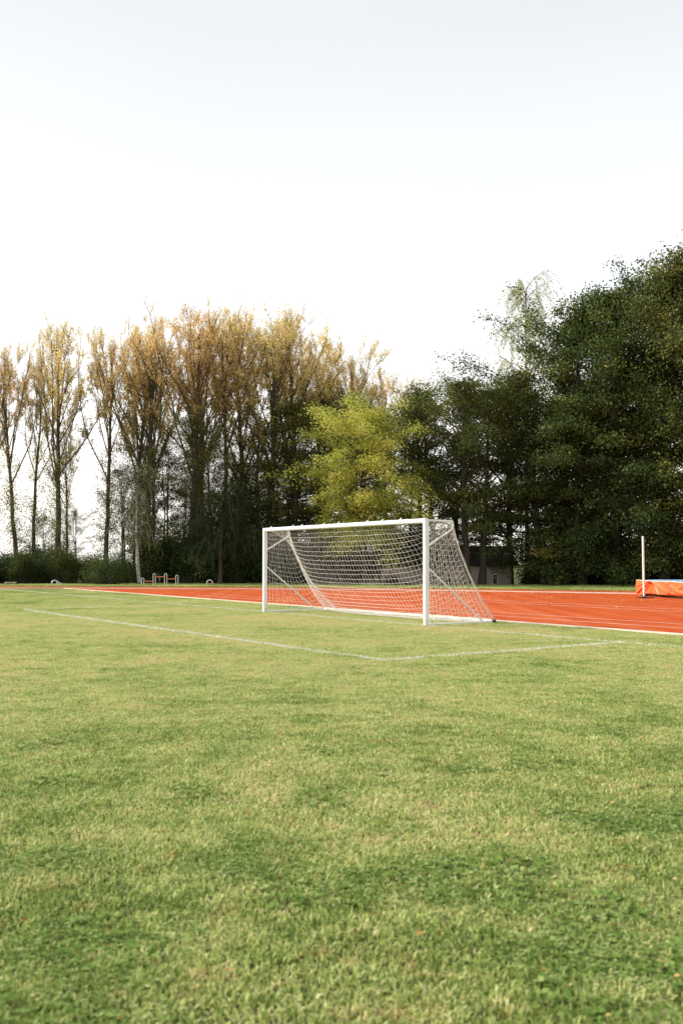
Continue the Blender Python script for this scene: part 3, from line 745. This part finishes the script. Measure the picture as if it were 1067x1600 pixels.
P_ = [poplar(101, 20, 0.30, 0.36, 22), poplar(102, 20, 0.24, 0.42, 18, spread=0.26, leafn=0.9), poplar(103, 20, 0.34, 0.34, 26, spread=0.32),
      poplar(104, 20, 0.28, 0.34, 24, spread=0.28, leafn=1.3), poplar(105, 20, 0.22, 0.45, 15, spread=0.3, leafn=0.85)]
PG = 'tall poplars in the row behind the track'
pop = [ # proto, px, Y, height, rot, tilt(y), label
 (1, -70, 70, 19.5, 2.0, 0, 'poplar just outside the left edge of the view'),
 (3, -20, 72, 19.0, 4.0, 0, 'golden poplar crown cut by the left edge of the photo'),
 (1, 30, 68, 17.5, 0.6, -0.085, 'leftmost tall poplar, its bare trunk leaning to the left'),
 (4, 54, 70, 16.8, 2.2, -0.05, 'slim bare trunked poplar second from the left, beside the leaning one'),
 (0, 91, 66, 18.6, 1.0, 0, 'thick trunked poplar forking into a wide golden vase of limbs'),
 (4, 104, 69, 12.0, 5.0, 0.03, 'thin low poplar stem right beside the thick forked poplar'),
 (1, 166, 67, 18.0, 3.3, -0.02, 'lone slender poplar with sky on both sides and one low curved bough'),
 (3, 213, 70, 19.0, 0.2, 0.0, 'left one of the twin dark trunks behind the exercise bars'),
 (2, 232, 66, 18.4, 3.9, 0.0, 'right one of the twin dark trunks, just behind the white birch stem'),
 (0, 304, 66, 19.6, 2.5, -0.02, 'tall poplar whose dark trunk leans slightly left above the steel hoop'),
 (2, 318, 71, 20.3, 5.1, 0.0, 'golden poplar behind the one above the steel hoop, tallest at the left of centre'),
 (4, 352, 67, 19.5, 0.9, -0.03, 'poplar with a pale leaning trunk between the hoop and the goal'),
 (3, 379, 69, 20.0, 2.8, -0.01, 'leafy poplar left of the goal with a dense golden top'),
 (2, 428, 68, 19.7, 4.4, 0.01, 'poplar rising behind the left goal post with a broad golden crown'),
 (0, 458, 71, 20.6, 0.5, 0.0, 'tallest golden poplar just right of the left goal post'),
 (3, 500, 73, 19.2, 1.9, 0.01, 'golden poplar standing behind the left half of the crossbar'),
 (1, 552, 75, 19.0, 3.0, 0.0, 'golden poplar directly behind the lime green tree'),
 (0, 598, 77, 18.2, 5.3, 0.02, 'golden poplar behind the right shoulder of the lime green tree'),
 (4, 640, 80, 17.8, 1.2, 0.05, 'last small golden poplar top before the dark trees begin'),
]
for k, px, Yd, h, rz, ty, lab in pop:
    place(P_[k], at(px, Yd), Yd, rz, h / 20 * (0.84 if px < 260 else 0.96), h / 20 * 0.99, lab, 'tree', PG, tilt=(0, ty))

D_ = [broadleaf(201, 18, 4.6), broadleaf(202, 18, 4.2, nl=84, trunks=2, tintb=0.42), broadleaf(203, 18, 4.9, nl=96, tintb=0.30, shape=0.4),
      broadleaf(204, 18, 4.0, nl=76, leafm='leaf_mid', tintb=0.42, low=0.10, per=17, size=0.17),
      broadleaf(205, 18, 4.3, nl=80, low=0.24, trunks=2, droop=0.10, tintb=0.38),
      broadleaf(206, 18, 6.0, nl=60, leafm='leaf_mid', tintb=0.5, low=0.16, per=13, size=0.15, trunks=3, r0=.16)]
DG = 'tall dark leafy trees on the right'
dark = [
 (3, 402, 71, 11.5, 0.3, 'brownish green tree low behind the left goal post'),
 (3, 462, 67, 12.8, 2.0, 'mottled green tree left of the lime green one'),
 (0, 505, 74, 14.5, 4.0, 'dark tree with brown top behind the lime green tree'),
 (1, 560, 79, 15.5, 4.6, 'dark brown crown showing above the lime green tree'),
 (3, 655, 66, 14.6, 1.1, 'narrow dark tree right beside the lime green tree'),
 (1, 692, 72, 15.0, 3.1, 'dark tree in the dip of the skyline right of the lime green tree'),
 (4, 752, 61.6, 13.4, 5.2, 'leafy dark tree standing in front of the low beige house'),
 (4, 790, 71.5, 15.5, 2.7, 'green tree at the foot of the pale birch'),
 (1, 860, 62, 15.3, 0.4, 'dark tree stepping up right of the pale birch'),
 (2, 908, 61, 17.9, 1.5, 'big dark tree with lit yellow brown tips left of the tallest pair'),
 (0, 965, 60, 19.4, 2.9, 'very tall dark tree behind the red play frame side of the mat'),
 (2, 1035, 58, 19.6, 4.1, 'tallest dark tree, above the high jump upright'),
 (1, 1110, 57, 20.6, 0.8, 'dark tree cut by the right edge of the photo'),
 (0, 1190, 55, 21.0, 3.6, 'dark tree outside the right edge of the view'),
 (3, 885, 72, 15.5, 2.1, 'green tree filling the gap behind the dark trees above the house'),
 (0, 1000, 70, 17.5, 5.9, 'dark tree in the second row behind the tallest pair'),
 (2, 935, 71, 16.5, 2.4, 'dark tree in the second row behind the yellow tipped one'),
]
for k, px, Yd, h, rz, lab in dark:
    hs = (h + 0.5 if px > 900 else h - 0.2 if px > 840 else h + 0.8) / 18
    place(D_[k], at(px, Yd), Yd, rz, 0.55 * hs + 0.45, hs, lab, 'tree', DG)
for px, Yd, h, rz, lab in [
 (258, 69, 10.5, 0.2, 'thin leafy understorey tree just right of the twin dark trunks'), (196, 70, 9.0, 1.9, 'sparse understorey tree just left of the twin dark trunks'),
 (330, 70, 11.0, 3.2, 'thin green understorey tree above the steel hoop'), (362, 72, 9.5, 4.0, 'thin understorey tree between the hoop and the goal'), (285, 73, 8.5, 5.0, 'low sparse tree behind the right end of the exercise bars'),
 (420, 66, 9.0, 1.0, 'leafy low tree touching the left goal post'), (455, 72, 10.0, 2.4, 'understorey tree behind the left end of the crossbar'), (70, 72, 5.2, 3.5, 'low sparse sapling between the leftmost trunks'), (118, 71, 5.6, 0.6, 'low sparse sapling right of the thick forked poplar')]:
    place(D_[5], at(px, Yd), Yd, rz, h / 18 * 0.85, h / 18, lab, 'tree', 'sparse understorey trees among the poplars')
place(D_[5], at(244, 67.5), 67.5, 2.2, 0.52, 0.90, 'slender dark green tree growing up between the twin dark trunks', 'tree', 'sparse understorey trees among the poplars')
place(D_[5], at(300, 65), 65, 4.2, 0.62, 0.66, 'leafy green tree in front of the trunk above the steel hoop', 'tree', 'sparse understorey trees among the poplars')
lime = broadleaf(307, 11.6, 3.7, 0.17, nl=92, low=0.32, leafm='leaf_lime', name='lime_green_tree', size=0.12, per=40, shape=0.16, droop=0.55, tintb=0.42, lit_top_tint=0.5, spray=0.36)
place(lime, at(570, 60.6), 60.6, 0.4, 1.0, 1.03, 'bright lime green tree glowing above the crossbar', 'tree')
bl = weeper(401, 21, 3.4, 'birch_tree', 'leaf_birch', 'bark_birch', nl=44, strands=11, low=0.4, dens=1.3)
place(bl, at(822, 74), 74, 0, 1.15, 1.25, 'pale silvery green birch standing above the dark trees, top left of them', 'tree')
bw = weeper(402, 8.5, 1.8, 'birch_tree', 'leaf_mid', 'bark_birch', r0=0.13, nl=24, strands=8, low=0.36, dens=1.3)
place(bw, at(220, 62.5), 62.5, 0, 1.0, 1.0, 'birch with a white trunk standing left of the twin dark trunks', 'tree')
wi = weeper(403, 6.5, 2.6, 'willow_tree', 'leaf_shrub', 'bark_dark', nl=34, strands=12, low=0.25, dens=1.2, tintb=0.35)
place(wi, at(345, 63), 63, 0, 1, 1, 'small dark willow with hanging strands, behind the steel hoop', 'tree')
place(wi, at(385, 66), 66, 2, 1.0, 1.15, 'dark willow like tree hanging between the hoop and the left goal post', 'tree')

S1 = [shrub(501), shrub(502, 3.6, 2.2, 2.2, tintb=0.3), shrub(503, 2.8, 2.8, 2.0, leafm='leaf_mid', tintb=0.35), shrub(504, 3.4, 2.0, 2.4, 11000, 0.075, tintb=0.65, up=0.1)]
SG = 'shrubs of the hedge along the far side of the track'
shr = [(1, -75, 65, 1.2), (0, -38, 64, 1.2), (1, 2, 65, 1.25), (2, 38, 64, 1.0), (0, 74, 65.5, 1.15), (2, 108, 64, 1.0), (1, 142, 66, 1.1), (0, 196, 66, 1.0), (2, 232, 65, 1.2),
       (1, 262, 67, 1.6), (0, 296, 65, 1.4), (1, 330, 67, 1.7), (2, 366, 65, 1.35), (0, 402, 66, 1.5), (1, 438, 65, 1.4), (0, 474, 66, 1.3), (2, 508, 65, 1.2), (1, 548, 67, 1.2), (2, 612, 64.2, 0.62), (0, 638, 64.4, 0.45), (2, 700, 64.3, 0.5),
       (1, 24, 68, 1.2), (0, 60, 69, 1.4), (2, 98, 68, 1.2), (1, 828, 63, 0.8),  (0, 856, 64, 0.8), (2, 940, 66, 1.2), (1, 985, 64, 1.0), (0, 1040, 62, 1.1), (1, 1100, 60, 1.3), (2, 905, 69, 1.6), (1, 1010, 69, 1.9), (0, 860, 70, 1.9), (1, 950, 72, 2.1)]
where = ['below the leftmost trunks', 'left of the birch stem', 'between exercise bars and hoop', 'between hoop and goal', 'behind the goal net', 'near the house', 'near the orange mat']
kinds = ['dark round shrub', 'broad low shrub', 'upright green shrub']
for k, px, Yd, s in shr:
    w = where[0] if px < 90 else where[1] if px < 215 else where[2] if px < 320 else where[3] if px < 410 else where[4] if px < 660 else where[5] if px < 900 else where[6]
    n_same = sum(1 for a in shr if a[1] < px and a[0] == k)
    ordn = ['first', 'second', 'third', 'fourth', 'fifth', 'sixth', 'seventh', 'eighth', 'ninth', 'tenth', 'eleventh', 'twelfth', 'thirteenth', 'fourteenth'][n_same]
    place(S1[k], at(px, Yd), Yd, px * 0.7, s, s * (0.8 if px < 220 else 1.0 if px < 600 else .85), f'{kinds[k]} {w}, {ordn} such from the left', 'shrub', SG)
place(S1[3], at(168, 62.3), 62.3, 0, 1.05, 1.0, 'lone pale green rounded bush in front of the hedge, left of the birch stem', 'bush')

# ------------------------------------------------------------------ house behind the trees
hx0, hx1, HY = at(596, 65.5), at(797, 65.5), 65.5
hw = hx1 - hx0; hz = float(ground_z(hx0 + 4, HY))
house = tag(empty('house', ((hx0 + hx1) / 2, HY, hz)), 'low beige rendered house half hidden by dark trees behind the track', 'house')
Wx = at(772, 65.5) - (hx0 + hx1) / 2
wz0, wz1 = 0.93, 1.70; ww = 0.44
mb = MB()
hh = 2.25
xs = [-hw / 2, Wx - ww / 2, Wx + ww / 2, hw / 2]
mb.box(((xs[0] + xs[1]) / 2, 0, hh / 2), (xs[1] - xs[0], 0.25, hh)); mb.box(((xs[2] + xs[3]) / 2, 0, hh / 2), (xs[3] - xs[2], 0.25, hh))
mb.box((Wx, 0, wz0 / 2), (ww, 0.25, wz0)); mb.box((Wx, 0, (wz1 + hh) / 2), (ww, 0.25, hh - wz1))
mb.box((-hw / 2 + 0.125, 3.0, hh / 2 - .001), (0.25, 5.74, hh - .002)); mb.box((hw / 2 - 0.125, 3.0, hh / 2 - .001), (0.25, 5.74, hh - .002)); mb.box((0, 6.0, hh / 2), (hw, 0.25, hh))
mb.build('wall', M['render_wall'], house)
rf = MB(); rf.add([(-hw/2-.4, -.5, hh+.002), (hw/2+.4, -.5, hh+.002), (hw/2+.4, 6.6, hh+.002), (-hw/2-.4, 6.6, hh+.002), (-hw/2-.4, -.5, hh+.15), (hw/2+.4, -.5, hh+.15), (hw/2+.4, 6.6, hh+.15), (-hw/2-.4, 6.6, hh+.15), (-hw/2-.4, 3.05, hh+1.5), (hw/2+.4, 3.05, hh+1.5)],
       [(0, 3, 2, 1), (0, 1, 5, 4), (2, 3, 7, 6), (4, 5, 9, 8), (6, 7, 8, 9), (0, 4, 8, 7, 3), (1, 2, 6, 9, 5)]); rf.build('roof', M['roof_felt'], house)
win = MB()
for s in (-1, 1): win.box((Wx + s * (ww / 2 - .035), -0.10, (wz0 + wz1) / 2), (0.07, 0.12, wz1 - wz0 - .002))
win.box((Wx, -0.10, wz0 + .035), (ww - .14, 0.12, 0.07)); win.box((Wx, -0.10, wz1 - .035), (ww - .14, 0.12, 0.07)); win.box((Wx, -0.09, wz0 + .5), (ww - .14, 0.05, 0.03))
wf = win.build('window', M['frame_white'], house)
MB().box((Wx, -0.06, (wz0 + wz1) / 2), (ww - .141, 0.012, wz1 - wz0 - .141)).build('pane', M['glass'], wf)
sg_ = tag(empty('blue_sign', (at(599, 66), 66, float(ground_z(at(599, 66), 66)))), 'small blue board on a post seen through the net behind the track', 'sign')
MB().tube([(0, 0, 0), (0, 0, 2.75)], 0.03, 8).build('post', M['dark_wood'], sg_)
MB().box((0, -0.045, 2.60), (0.46, 0.02, 0.32), bev=.005).build('board', M['blue_paint'], sg_)
pf = tag(empty('play_frame', (at(867, 62.5), 62.5, float(ground_z(at(867, 62.5), 62.5))), 0.1), 'small red play frame with a pale scalloped top rail under the dark trees', 'play frame')
pz = -pf.location.z
for x in (-0.56, -0.2, 0.56): MB().box((x, 0, (pz + .8) / 2), (0.06, 0.06, pz + .8), bev=.006).build('post', M['dark_wood'], pf)
MB().box((-0.38, -0.02, pz + 0.45), (0.29, 0.03, 0.5), bev=.005).build('panel', M['red_paint'], pf)
MB().box((0.18, -0.02, pz + 0.62), (0.69, 0.03, 0.12), bev=.005).build('rail', M['red_paint'], pf)
tr_ = MB().box((0, -0.01, pz + .82), (1.2, 0.05, 0.05), bev=.005)
for i in range(7): tr_.tube([(-0.54 + i * .18, -0.035, pz + .80), (-0.54 + i * .18, -0.02, pz + .90)], [0.04, 0.015], 6)
tr_.build('top_rail', M['pale_wood'], pf)

# ------------------------------------------------------------------ exercise bars, hoops, bench
def hoop(mb, x, w, h, r, y=0.0, depth=0.0):
    pts = [(x - w / 2, y, 0), (x - w / 2, y, h - w / 2)] + [(x - w / 2 * math.cos(a), y + depth * 0, h - w / 2 + w / 2 * math.sin(a)) for a in np.linspace(0.3, math.pi - 0.3, 7)] + [(x + w / 2, y, h - w / 2), (x + w / 2, y, 0)]
    return mb.tube(pts, r, 8)
Yb = 59.9
bx0 = at(224.2, Yb)
ex = tag(empty('exercise_bars', (at(250, Yb), Yb, 0)), 'row of four steel hoops joined by three orange bars of different height', 'exercise bars')
hs_ = [(at(224.2, Yb), .50), (at(242.2, Yb), .79), (at(260, Yb), .79), (at(277.5, Yb), .68)]
for x, h in hs_: hoop(MB(), x - ex.location.x, 0.15, h, 0.022).build('hoop', M['steel'], ex, smooth=True)
for (i, z) in ((0, .29), (1, .58), (2, .44)):
    a = hs_[i][0] - ex.location.x + .075; b = hs_[i + 1][0] - ex.location.x - .075
    MB().tube([(a, 0, z), (b, 0, z)], 0.028, 8).build('bar', M['orange_rail'], ex, smooth=True)
hp = tag(empty('step_hoop', (at(328.5, Yb), Yb, 0)), 'single low steel hoop with an orange step between the legs', 'exercise hoop')
hoop(MB(), 0, 0.38, 0.37, 0.032).build('hoop', M['steel'], hp, smooth=True); MB().box((0, 0, .14), (.31, .18, .05), bev=.008).build('step', M['orange_rail'], hp)
hb = tag(empty('tilted_hoop', (at(88, 60.6), 60.6, 0), 0.5), 'pale curved hoop lying tilted beside a small block before the hedge', 'exercise hoop')
hoop(MB(), -.05, 0.34, 0.34, 0.035).build('hoop', M['steel'], hb, smooth=True)
MB().tube([(0.1, 0, .30), (.25, -.05, .16), (.42, -.05, .10)], .035, 8).build('arm', M['steel'], hb, smooth=True)
MB().box((.42, 0, .07), (.22, .3, .14), bev=.012).build('block', M['pale_wood'], hb)
bn = tag(empty('bench', (at(18.5, 61), 61, 0)), 'low pale bench by the hedge near the left edge', 'bench')
MB().box((0, 0, .19), (.75, .26, .05), bev=.008).build('seat', M['pale_wood'], bn)
for x in (-.28, .28): MB().box((x, 0, .0825), (.08, .22, .165), bev=.006).build('leg', M['pale_wood'], bn)

# ------------------------------------------------------------------ high jump mat and upright
P0 = np.array([13.33, 41.7]); a_ = np.array([0.10, -0.995]); b_ = np.array([0.995, 0.10])
mat_o = tag(empty('high_jump_mat', (P0[0], P0[1], 0), math.atan2(a_[1], a_[0])), 'orange covered high jump landing mat with a blue top at the right edge', 'landing mat')
# local x runs along the front (towards the camera), local y = +90 deg from it = b_
ML, MD, MT = 6.2, 4.2, 0.70
MB().box((ML / 2, MD / 2 + .03, 0.055), (ML - .3, MD - .25, 0.11)).build('pallet', M['dark_wood'], mat_o)
MB().box((ML / 2, MD / 2, 0.375), (ML - .04, MD - .06, 0.53), bev=.03).build('foam_block', M['mat_orange'], mat_o)
nu, nv = 260, 40
U, Vv = np.meshgrid(np.linspace(0, ML, nu), np.linspace(0, 1, nv), indexing='ij')
hem = 0.115 + 0.05 * np.clip((U - 0.9) * 1.5, 0, 1) - 0.09 * np.exp(-((U - 0.35) / .4) ** 2) + .02 * np.sin(U * 1.9)
Zz = hem + (MT - 0.012 - hem) * Vv
dp = 0.02 + 0.035 * (1 - Vv) + 0.012 * np.sin(U * 3.1 + Vv * 2)
def ridge(u0, v0, u1, v1, w, amp, sag=0.0):
    t_ = np.clip((Vv - v0) / (v1 - v0), 0, 1); uc = u0 + (u1 - u0) * (t_ + sag * t_ * (1 - t_)); fade = np.where((Vv <= max(v0, v1)) & (Vv >= min(v0, v1)), 1, np.exp(-((Vv - np.clip(Vv, min(v0, v1), max(v0, v1))) / .06) ** 2))
    return amp * np.exp(-((U - uc) / w) ** 2) * fade
for r_ in ((1.7, 1, .25, .15, .10, .09, 0), (1.65, 1, .9, .05, .10, .075, 0), (1.55, .97, .1, .62, .16, .06, 0), (1.72, 1, 1.55, 0, .09, .07, 0), (1.85, 1, 3.3, .12, .16, .08, -.5), (1.75, 1, 2.3, .0, .10, .05, 0),
           (3.0, 1, 4.4, .15, .22, .085, -.5), (2.85, 1, 3.7, .5, .12, .04, 0), (4.9, 1, 4.0, .3, .2, .06, 0), (5.1, 1, 5.9, .1, .15, .06, 0)):
    dp = dp + ridge(*r_)
G = np.stack([U, -dp, Zz], -1).reshape(-1, 3)
F = np.array([[i * nv + j, (i + 1) * nv + j, (i + 1) * nv + j + 1, i * nv + j + 1] for i in range(nu - 1) for j in range(nv - 1)])
cov = mk('front_cover', G, F, M['mat_orange'], mat_o, smooth=True)
cs = MB()
cs.add([(-.035, -.03, .13), (-.035, MD, .13), (-.02, MD, MT - .02), (-.02, -.02, MT - .02)], [(0, 1, 2, 3)]); cs.build('end_cover', M['mat_orange'], mat_o)
U2, V2 = np.meshgrid(np.linspace(-.01, ML, 60), np.linspace(.0, MD, 30), indexing='ij')
tz = MT + .03 * np.sin(U2 * 2.3) * np.sin(V2 * 1.9 + .5) * np.clip(V2 * 2, 0, 1) + .02 * np.clip(V2 * .6, 0, 1)
mk('top_sheet', np.stack([U2, V2, tz], -1).reshape(-1, 3), np.array([[i * 30 + j, (i + 1) * 30 + j, (i + 1) * 30 + j + 1, i * 30 + j + 1] for i in range(59) for j in range(29)]), M['mat_blue'], mat_o, smooth=True)
pip = [(x, -0.012 + .006 * math.sin(x * 9), MT - .004 + .010 * math.sin(x * 2.3 + 1)) for x in np.linspace(-.01, ML, 60)]
MB().tube(pip, .016, 6).build('piping', M['mat_piping'], mat_o, smooth=True)
MB().tube([(-.02, y, MT - .004) for y in np.linspace(0, MD, 12)], .016, 6).build('piping', M['mat_piping'], mat_o, smooth=True)
hj = tag(empty('high_jump_upright', (12.63, 38.6, 0.012), 0.2), 'tall thin white high jump upright standing before the orange mat', 'high jump upright')
MB().box((0, 0, 1.29), (0.07, 0.07, 2.50), bev=.012).build('pole', M['stand_paint'], hj)
bb = MB().box((0.05, 0, .02), (0.62, .42, .028), bev=.008); bb.box((0, 0, .055), (.13, .13, .045), bev=.008); bb.build('base', M['black_rubber'], hj)
MB().box((0, 0, 2.56), (0.082, 0.082, .045), bev=.01).build('cap', M['stand_paint'], hj)

# ------------------------------------------------------------------ football goal
mid = (GL + GR) / 2
goal = tag(empty('football_goal', (mid[0], mid[1], 0), math.atan2(-d[1], -d[0])), 'white football goal with a sagging net on the goal line', 'football goal')
HX = 3.72; TOPZ = 2.53; PR = 0.060
for s in (-1, 1):
    MB().tube([(s * HX, 0, -0.05), (s * HX, 0, TOPZ - .004)], PR, 24, prof=0.62).build('post', M['goal_paint'], goal, smooth=True)
MB().tube([(-HX + PR * .9, 0, TOPZ - PR), (HX - PR * .9, 0, TOPZ - PR)], PR - .001, 24, prof=0.85).build('crossbar', M['post_paint'], goal, smooth=True)
for s in (-1, 1):
    x = s * HX
    pts = [(x, .055, 1.87), (x, .76, 2.25), (x, .82, 2.29), (x, .855, 2.34), (x, .86, 2.40), (x, .84, 2.45), (x, .79, 2.475), (x, .05, 2.485)]
    MB().tube(pts, 0.019, 10).build('net_support', M['tube_paint'], goal, smooth=True)
    MB().tube([(x, .055, 1.37), (x, 1.79, .07)], 0.021, 10).build('brace', M['tube_paint'], goal, smooth=True)
    MB().box((x, 1.10, .035), (.05, 2.10, .05), bev=.008).build('ground_bar', M['tube_paint'], goal)
    MB().tube([(x, 2.15, .045), (x + s * .07, 2.15, .045)], .042, 12).build('end_cap', M['black_rubber'], goal, smooth=True)
    MB().box((x, -.002, .008), (.17, .17, .016), bev=.004).build('post_foot', M['tube_paint'], goal)
MB().tube([(-HX, 2.15, .045), (HX, 2.15, .045)], .036, 12).build('rear_bar', M['tube_paint'], goal, smooth=True)
for sx_ in (0.33, 1.55, 2.03, 3.14, 3.84, 5.13, 5.75, 6.48):
    x = -HX + sx_
    V = []
    for y, z, w in ((-.012, -.012, .024), (.0, .022, .018), (.026, .048, .006)):
        V += [(x - w + z * .5, y, TOPZ + z), (x + w + z * .5, y, TOPZ + z), (x + w + z * .5, y + .012, TOPZ + z), (x - w + z * .5, y + .012, TOPZ + z)]
    F = [(0, 3, 2, 1), (8, 9, 10, 11)] + [(i * 4 + k, i * 4 + (k + 1) % 4, (i + 1) * 4 + (k + 1) % 4, (i + 1) * 4 + k) for i in range(2) for k in range(4)]
    MB().add(V, F).build('net_hook', M['frame_white'], goal)

# net: relaxed cord grids hung between the fixed edges
def relax(P, pin, ru, rv, it=500, grav=0.0016):
    P = P.copy(); Pv = P.copy(); w = (~pin).astype(float)
    for k in range(it):
        vel = (P - Pv) * 0.96; Pv = P.copy(); P = P + (vel + np.array([0, 0, -grav])) * w[..., None]
        for rep in range(3):
            for ax, rest in ((0, ru), (1, rv)):
                for par in (0, 1):
                    A = P[par:-1:2] if ax == 0 else P[:, par:-1:2]; B = P[par + 1::2] if ax == 0 else P[:, par + 1::2]
                    wa = (w[par:-1:2] if ax == 0 else w[:, par:-1:2]); wb = (w[par + 1::2] if ax == 0 else w[:, par + 1::2])
                    m_ = min(A.shape[ax], B.shape[ax]); rs = rest[par:-1:2] if False else (rest[par::2][:m_] if ax == 0 else rest[:, par::2][:, :m_])
                    if ax == 0: A, B, wa, wb = A[:m_], B[:m_], wa[:m_], wb[:m_]
                    else: A, B, wa, wb = A[:, :m_], B[:, :m_], wa[:, :m_], wb[:, :m_]
                    dd = B - A; L = np.linalg.norm(dd, axis=-1) + 1e-9; ex_ = np.maximum(0, L - rs) / L * 0.9   # cords pull, never push
                    ws = wa + wb; ws[ws == 0] = 1
                    cx_ = dd * ex_[..., None]
                    A += cx_ * (wa / ws)[..., None]; B -= cx_ * (wb / ws)[..., None]
        P[..., 2] = np.maximum(P[..., 2], 0.03)
    return P
def polyarc(pts, n):
    pts = np.array(pts, float); s = np.concatenate([[0], np.cumsum(np.linalg.norm(np.diff(pts, axis=0), axis=1))])
    q = np.linspace(0, s[-1], n); return np.stack([np.interp(q, s, pts[:, k]) for k in range(3)], 1), s[-1]
gl_x = -3.02   # the net has slid along the rear bar on the left
def corner(s, n=40):
    a = np.array([s * HX, .855, 2.40]); b = np.array([HX, 2.15, .06]) if s > 0 else np.array([gl_x, 2.13, .06])
    t_ = np.linspace(0, 1, n)[:, None]; sg = .16 if s > 0 else .30
    sagv = np.array([0 if s > 0 else 0.04, -0.75, -0.66]) * sg * 4
    return a * (1 - t_) + b * t_ + sagv * t_ * (1 - t_) * (1 - .3 * t_)
cordseg = []
def cords(P, r, jitter=0.004, seed=0, skip_edges=True):
    g = np.random.default_rng(seed); P = P + g.normal(0, jitter, P.shape); S = []
    nu_, nv_ = P.shape[:2]
    for i in range(nu_):
        for j in range(nv_):
            if i + 1 < nu_: S.append((P[i, j], P[i + 1, j], r, r, 3))
            if j + 1 < nv_: S.append((P[i, j], P[i, j + 1], r, r, 3))
    return S
NU, NV = 63, 29
us = np.linspace(-1, 1, NU); P = np.zeros((NU, NV, 3))
for i, u in enumerate(us):
    top = np.array([u * (HX - .03), .055, 2.44])
    xb = gl_x + (HX - gl_x) * (i / (NU - 1)); bot = np.array([xb, 2.13, .07])
    t_ = np.linspace(0, 1, NV)[:, None]; P[i] = top * (1 - t_) + bot * t_ + np.array([0, -.2, -.3]) * np.sin(np.pi * t_) * .6
for i, s in ((0, -1), (NU - 1, 1)):
    full = np.vstack([[(s * (HX - .03), .055, 2.47), (s * HX, .80, 2.475)], corner(s)]); P[i], Lc = polyarc(full, NV)
pin = np.zeros((NU, NV), bool); pin[0] = pin[-1] = True; pin[:, 0] = pin[:, -1] = True
ru = np.full((NU - 1, NV), 0.1215); rv = np.full((NU, NV - 1), 3.42 / (NV - 1))
Pb = relax(P, pin, ru, rv, 420)
CR = 0.0032
seg = cords(Pb, CR, 0.005, 1)
V, F = prisms(seg); mk('back_net', V, F, M['net_cord'], goal)
for s in (-1, 1):
    nu_, nv_ = (17, 22)
    e_, _ = polyarc(np.vstack([[(s * HX, .855, 2.42)], corner(s)]), nv_)
    top, _ = polyarc([(s * HX, .07, 2.47), (s * HX, .80, 2.47), (s * HX, .855, 2.42)], nu_)
    bot, _ = polyarc([(s * HX, .08, .06), (s * HX, 2.1, .06)] + ([(gl_x, 2.13, .06)] if s < 0 else []), nu_)
    P = np.zeros((nu_, nv_, 3)); v_ = np.linspace(0, 1, nv_)[:, None]; pl = np.column_stack([np.full(nv_, s * HX), np.full(nv_, .06), np.linspace(2.45, .06, nv_)])
    for i in range(nu_):
        u = i / (nu_ - 1)
        P[i] = pl * (1 - u) + e_ * u + (1 - v_) * (top[i] - (pl[0] * (1 - u) + e_[0] * u)) + v_ * (bot[i] - (pl[-1] * (1 - u) + e_[-1] * u))
    pin = np.zeros((nu_, nv_), bool); pin[0, ::2] = True; pin[-1] = True; pin[::2, 0] = True; pin[:, -1] = True; pin[0, 0] = pin[-1, 0] = True
    ru = np.linalg.norm(np.diff(P, axis=0), axis=-1) * 1.05 + .002; rv = np.linalg.norm(np.diff(P, axis=1), axis=-1) * 1.035
    gg = np.random.default_rng(9 + s); P[1:-1, 1:-1, 0] += gg.normal(0, .02, (nu_ - 2, nv_ - 2))
    Ps = relax(P, pin, ru, rv, 260); V, F = prisms(cords(Ps, CR, 0.006, 2)); mk('side_net', V, F, M['net_cord'], goal)
    # gathered cords along the fold
    g2 = np.random.default_rng(77 + s); cc = corner(s, 24); rp = MB()
    for k in range(5 if s < 0 else 3):
        off = np.cumsum(g2.normal(0, .008, cc.shape), 0); off -= off.mean(0); rp.tube(cc + off + g2.normal(0, .008, 3), .0045, 5)
    rp.tube(cc, .007, 6); rp.tube(np.array([(s * HX, .06, 2.49), (s * HX, .3, 2.505), (s * HX, .55, 2.497), (s * HX, .80, 2.50), (s * HX, .875, 2.43)]), .007, 6)
    rp.build('net_rope', M['net_cord'], goal, smooth=True)
# loose foot of the net bunched round the rear bar and the lacing on the crossbar
g2 = np.random.default_rng(5); sk = MB()
for k in range(16):
    xs_ = np.linspace(gl_x + g2.uniform(-.3, .1), HX, 120); an = g2.uniform(0, 6.28) + np.cumsum(g2.normal(0, .5, 120))
    rr_ = .045 + .012 * np.sin(np.cumsum(g2.normal(0, .3, 120)))
    zz = .05 + rr_ * np.sin(an) * .9; sk.tube(np.column_stack([xs_, 2.14 + rr_ * np.cos(an) * 1.3, np.maximum(zz, .012)]), .0042, 4)
sk.build('net_foot', M['net_cord'], goal, smooth=True)
lc = MB(); n_ = 250; xs_ = np.linspace(-HX + .1, HX - .1, n_); an = np.linspace(0, n_ * .62, n_)
lc.tube(np.column_stack([xs_, .058 + .012 * np.cos(an), TOPZ - .085 + .012 * np.sin(an)]), .004, 4); lc.build('net_lacing', M['net_cord'], goal, smooth=True)
print('tris', sum(len(p.vertices) - 2 for me in bpy.data.meshes for p in me.polygons))
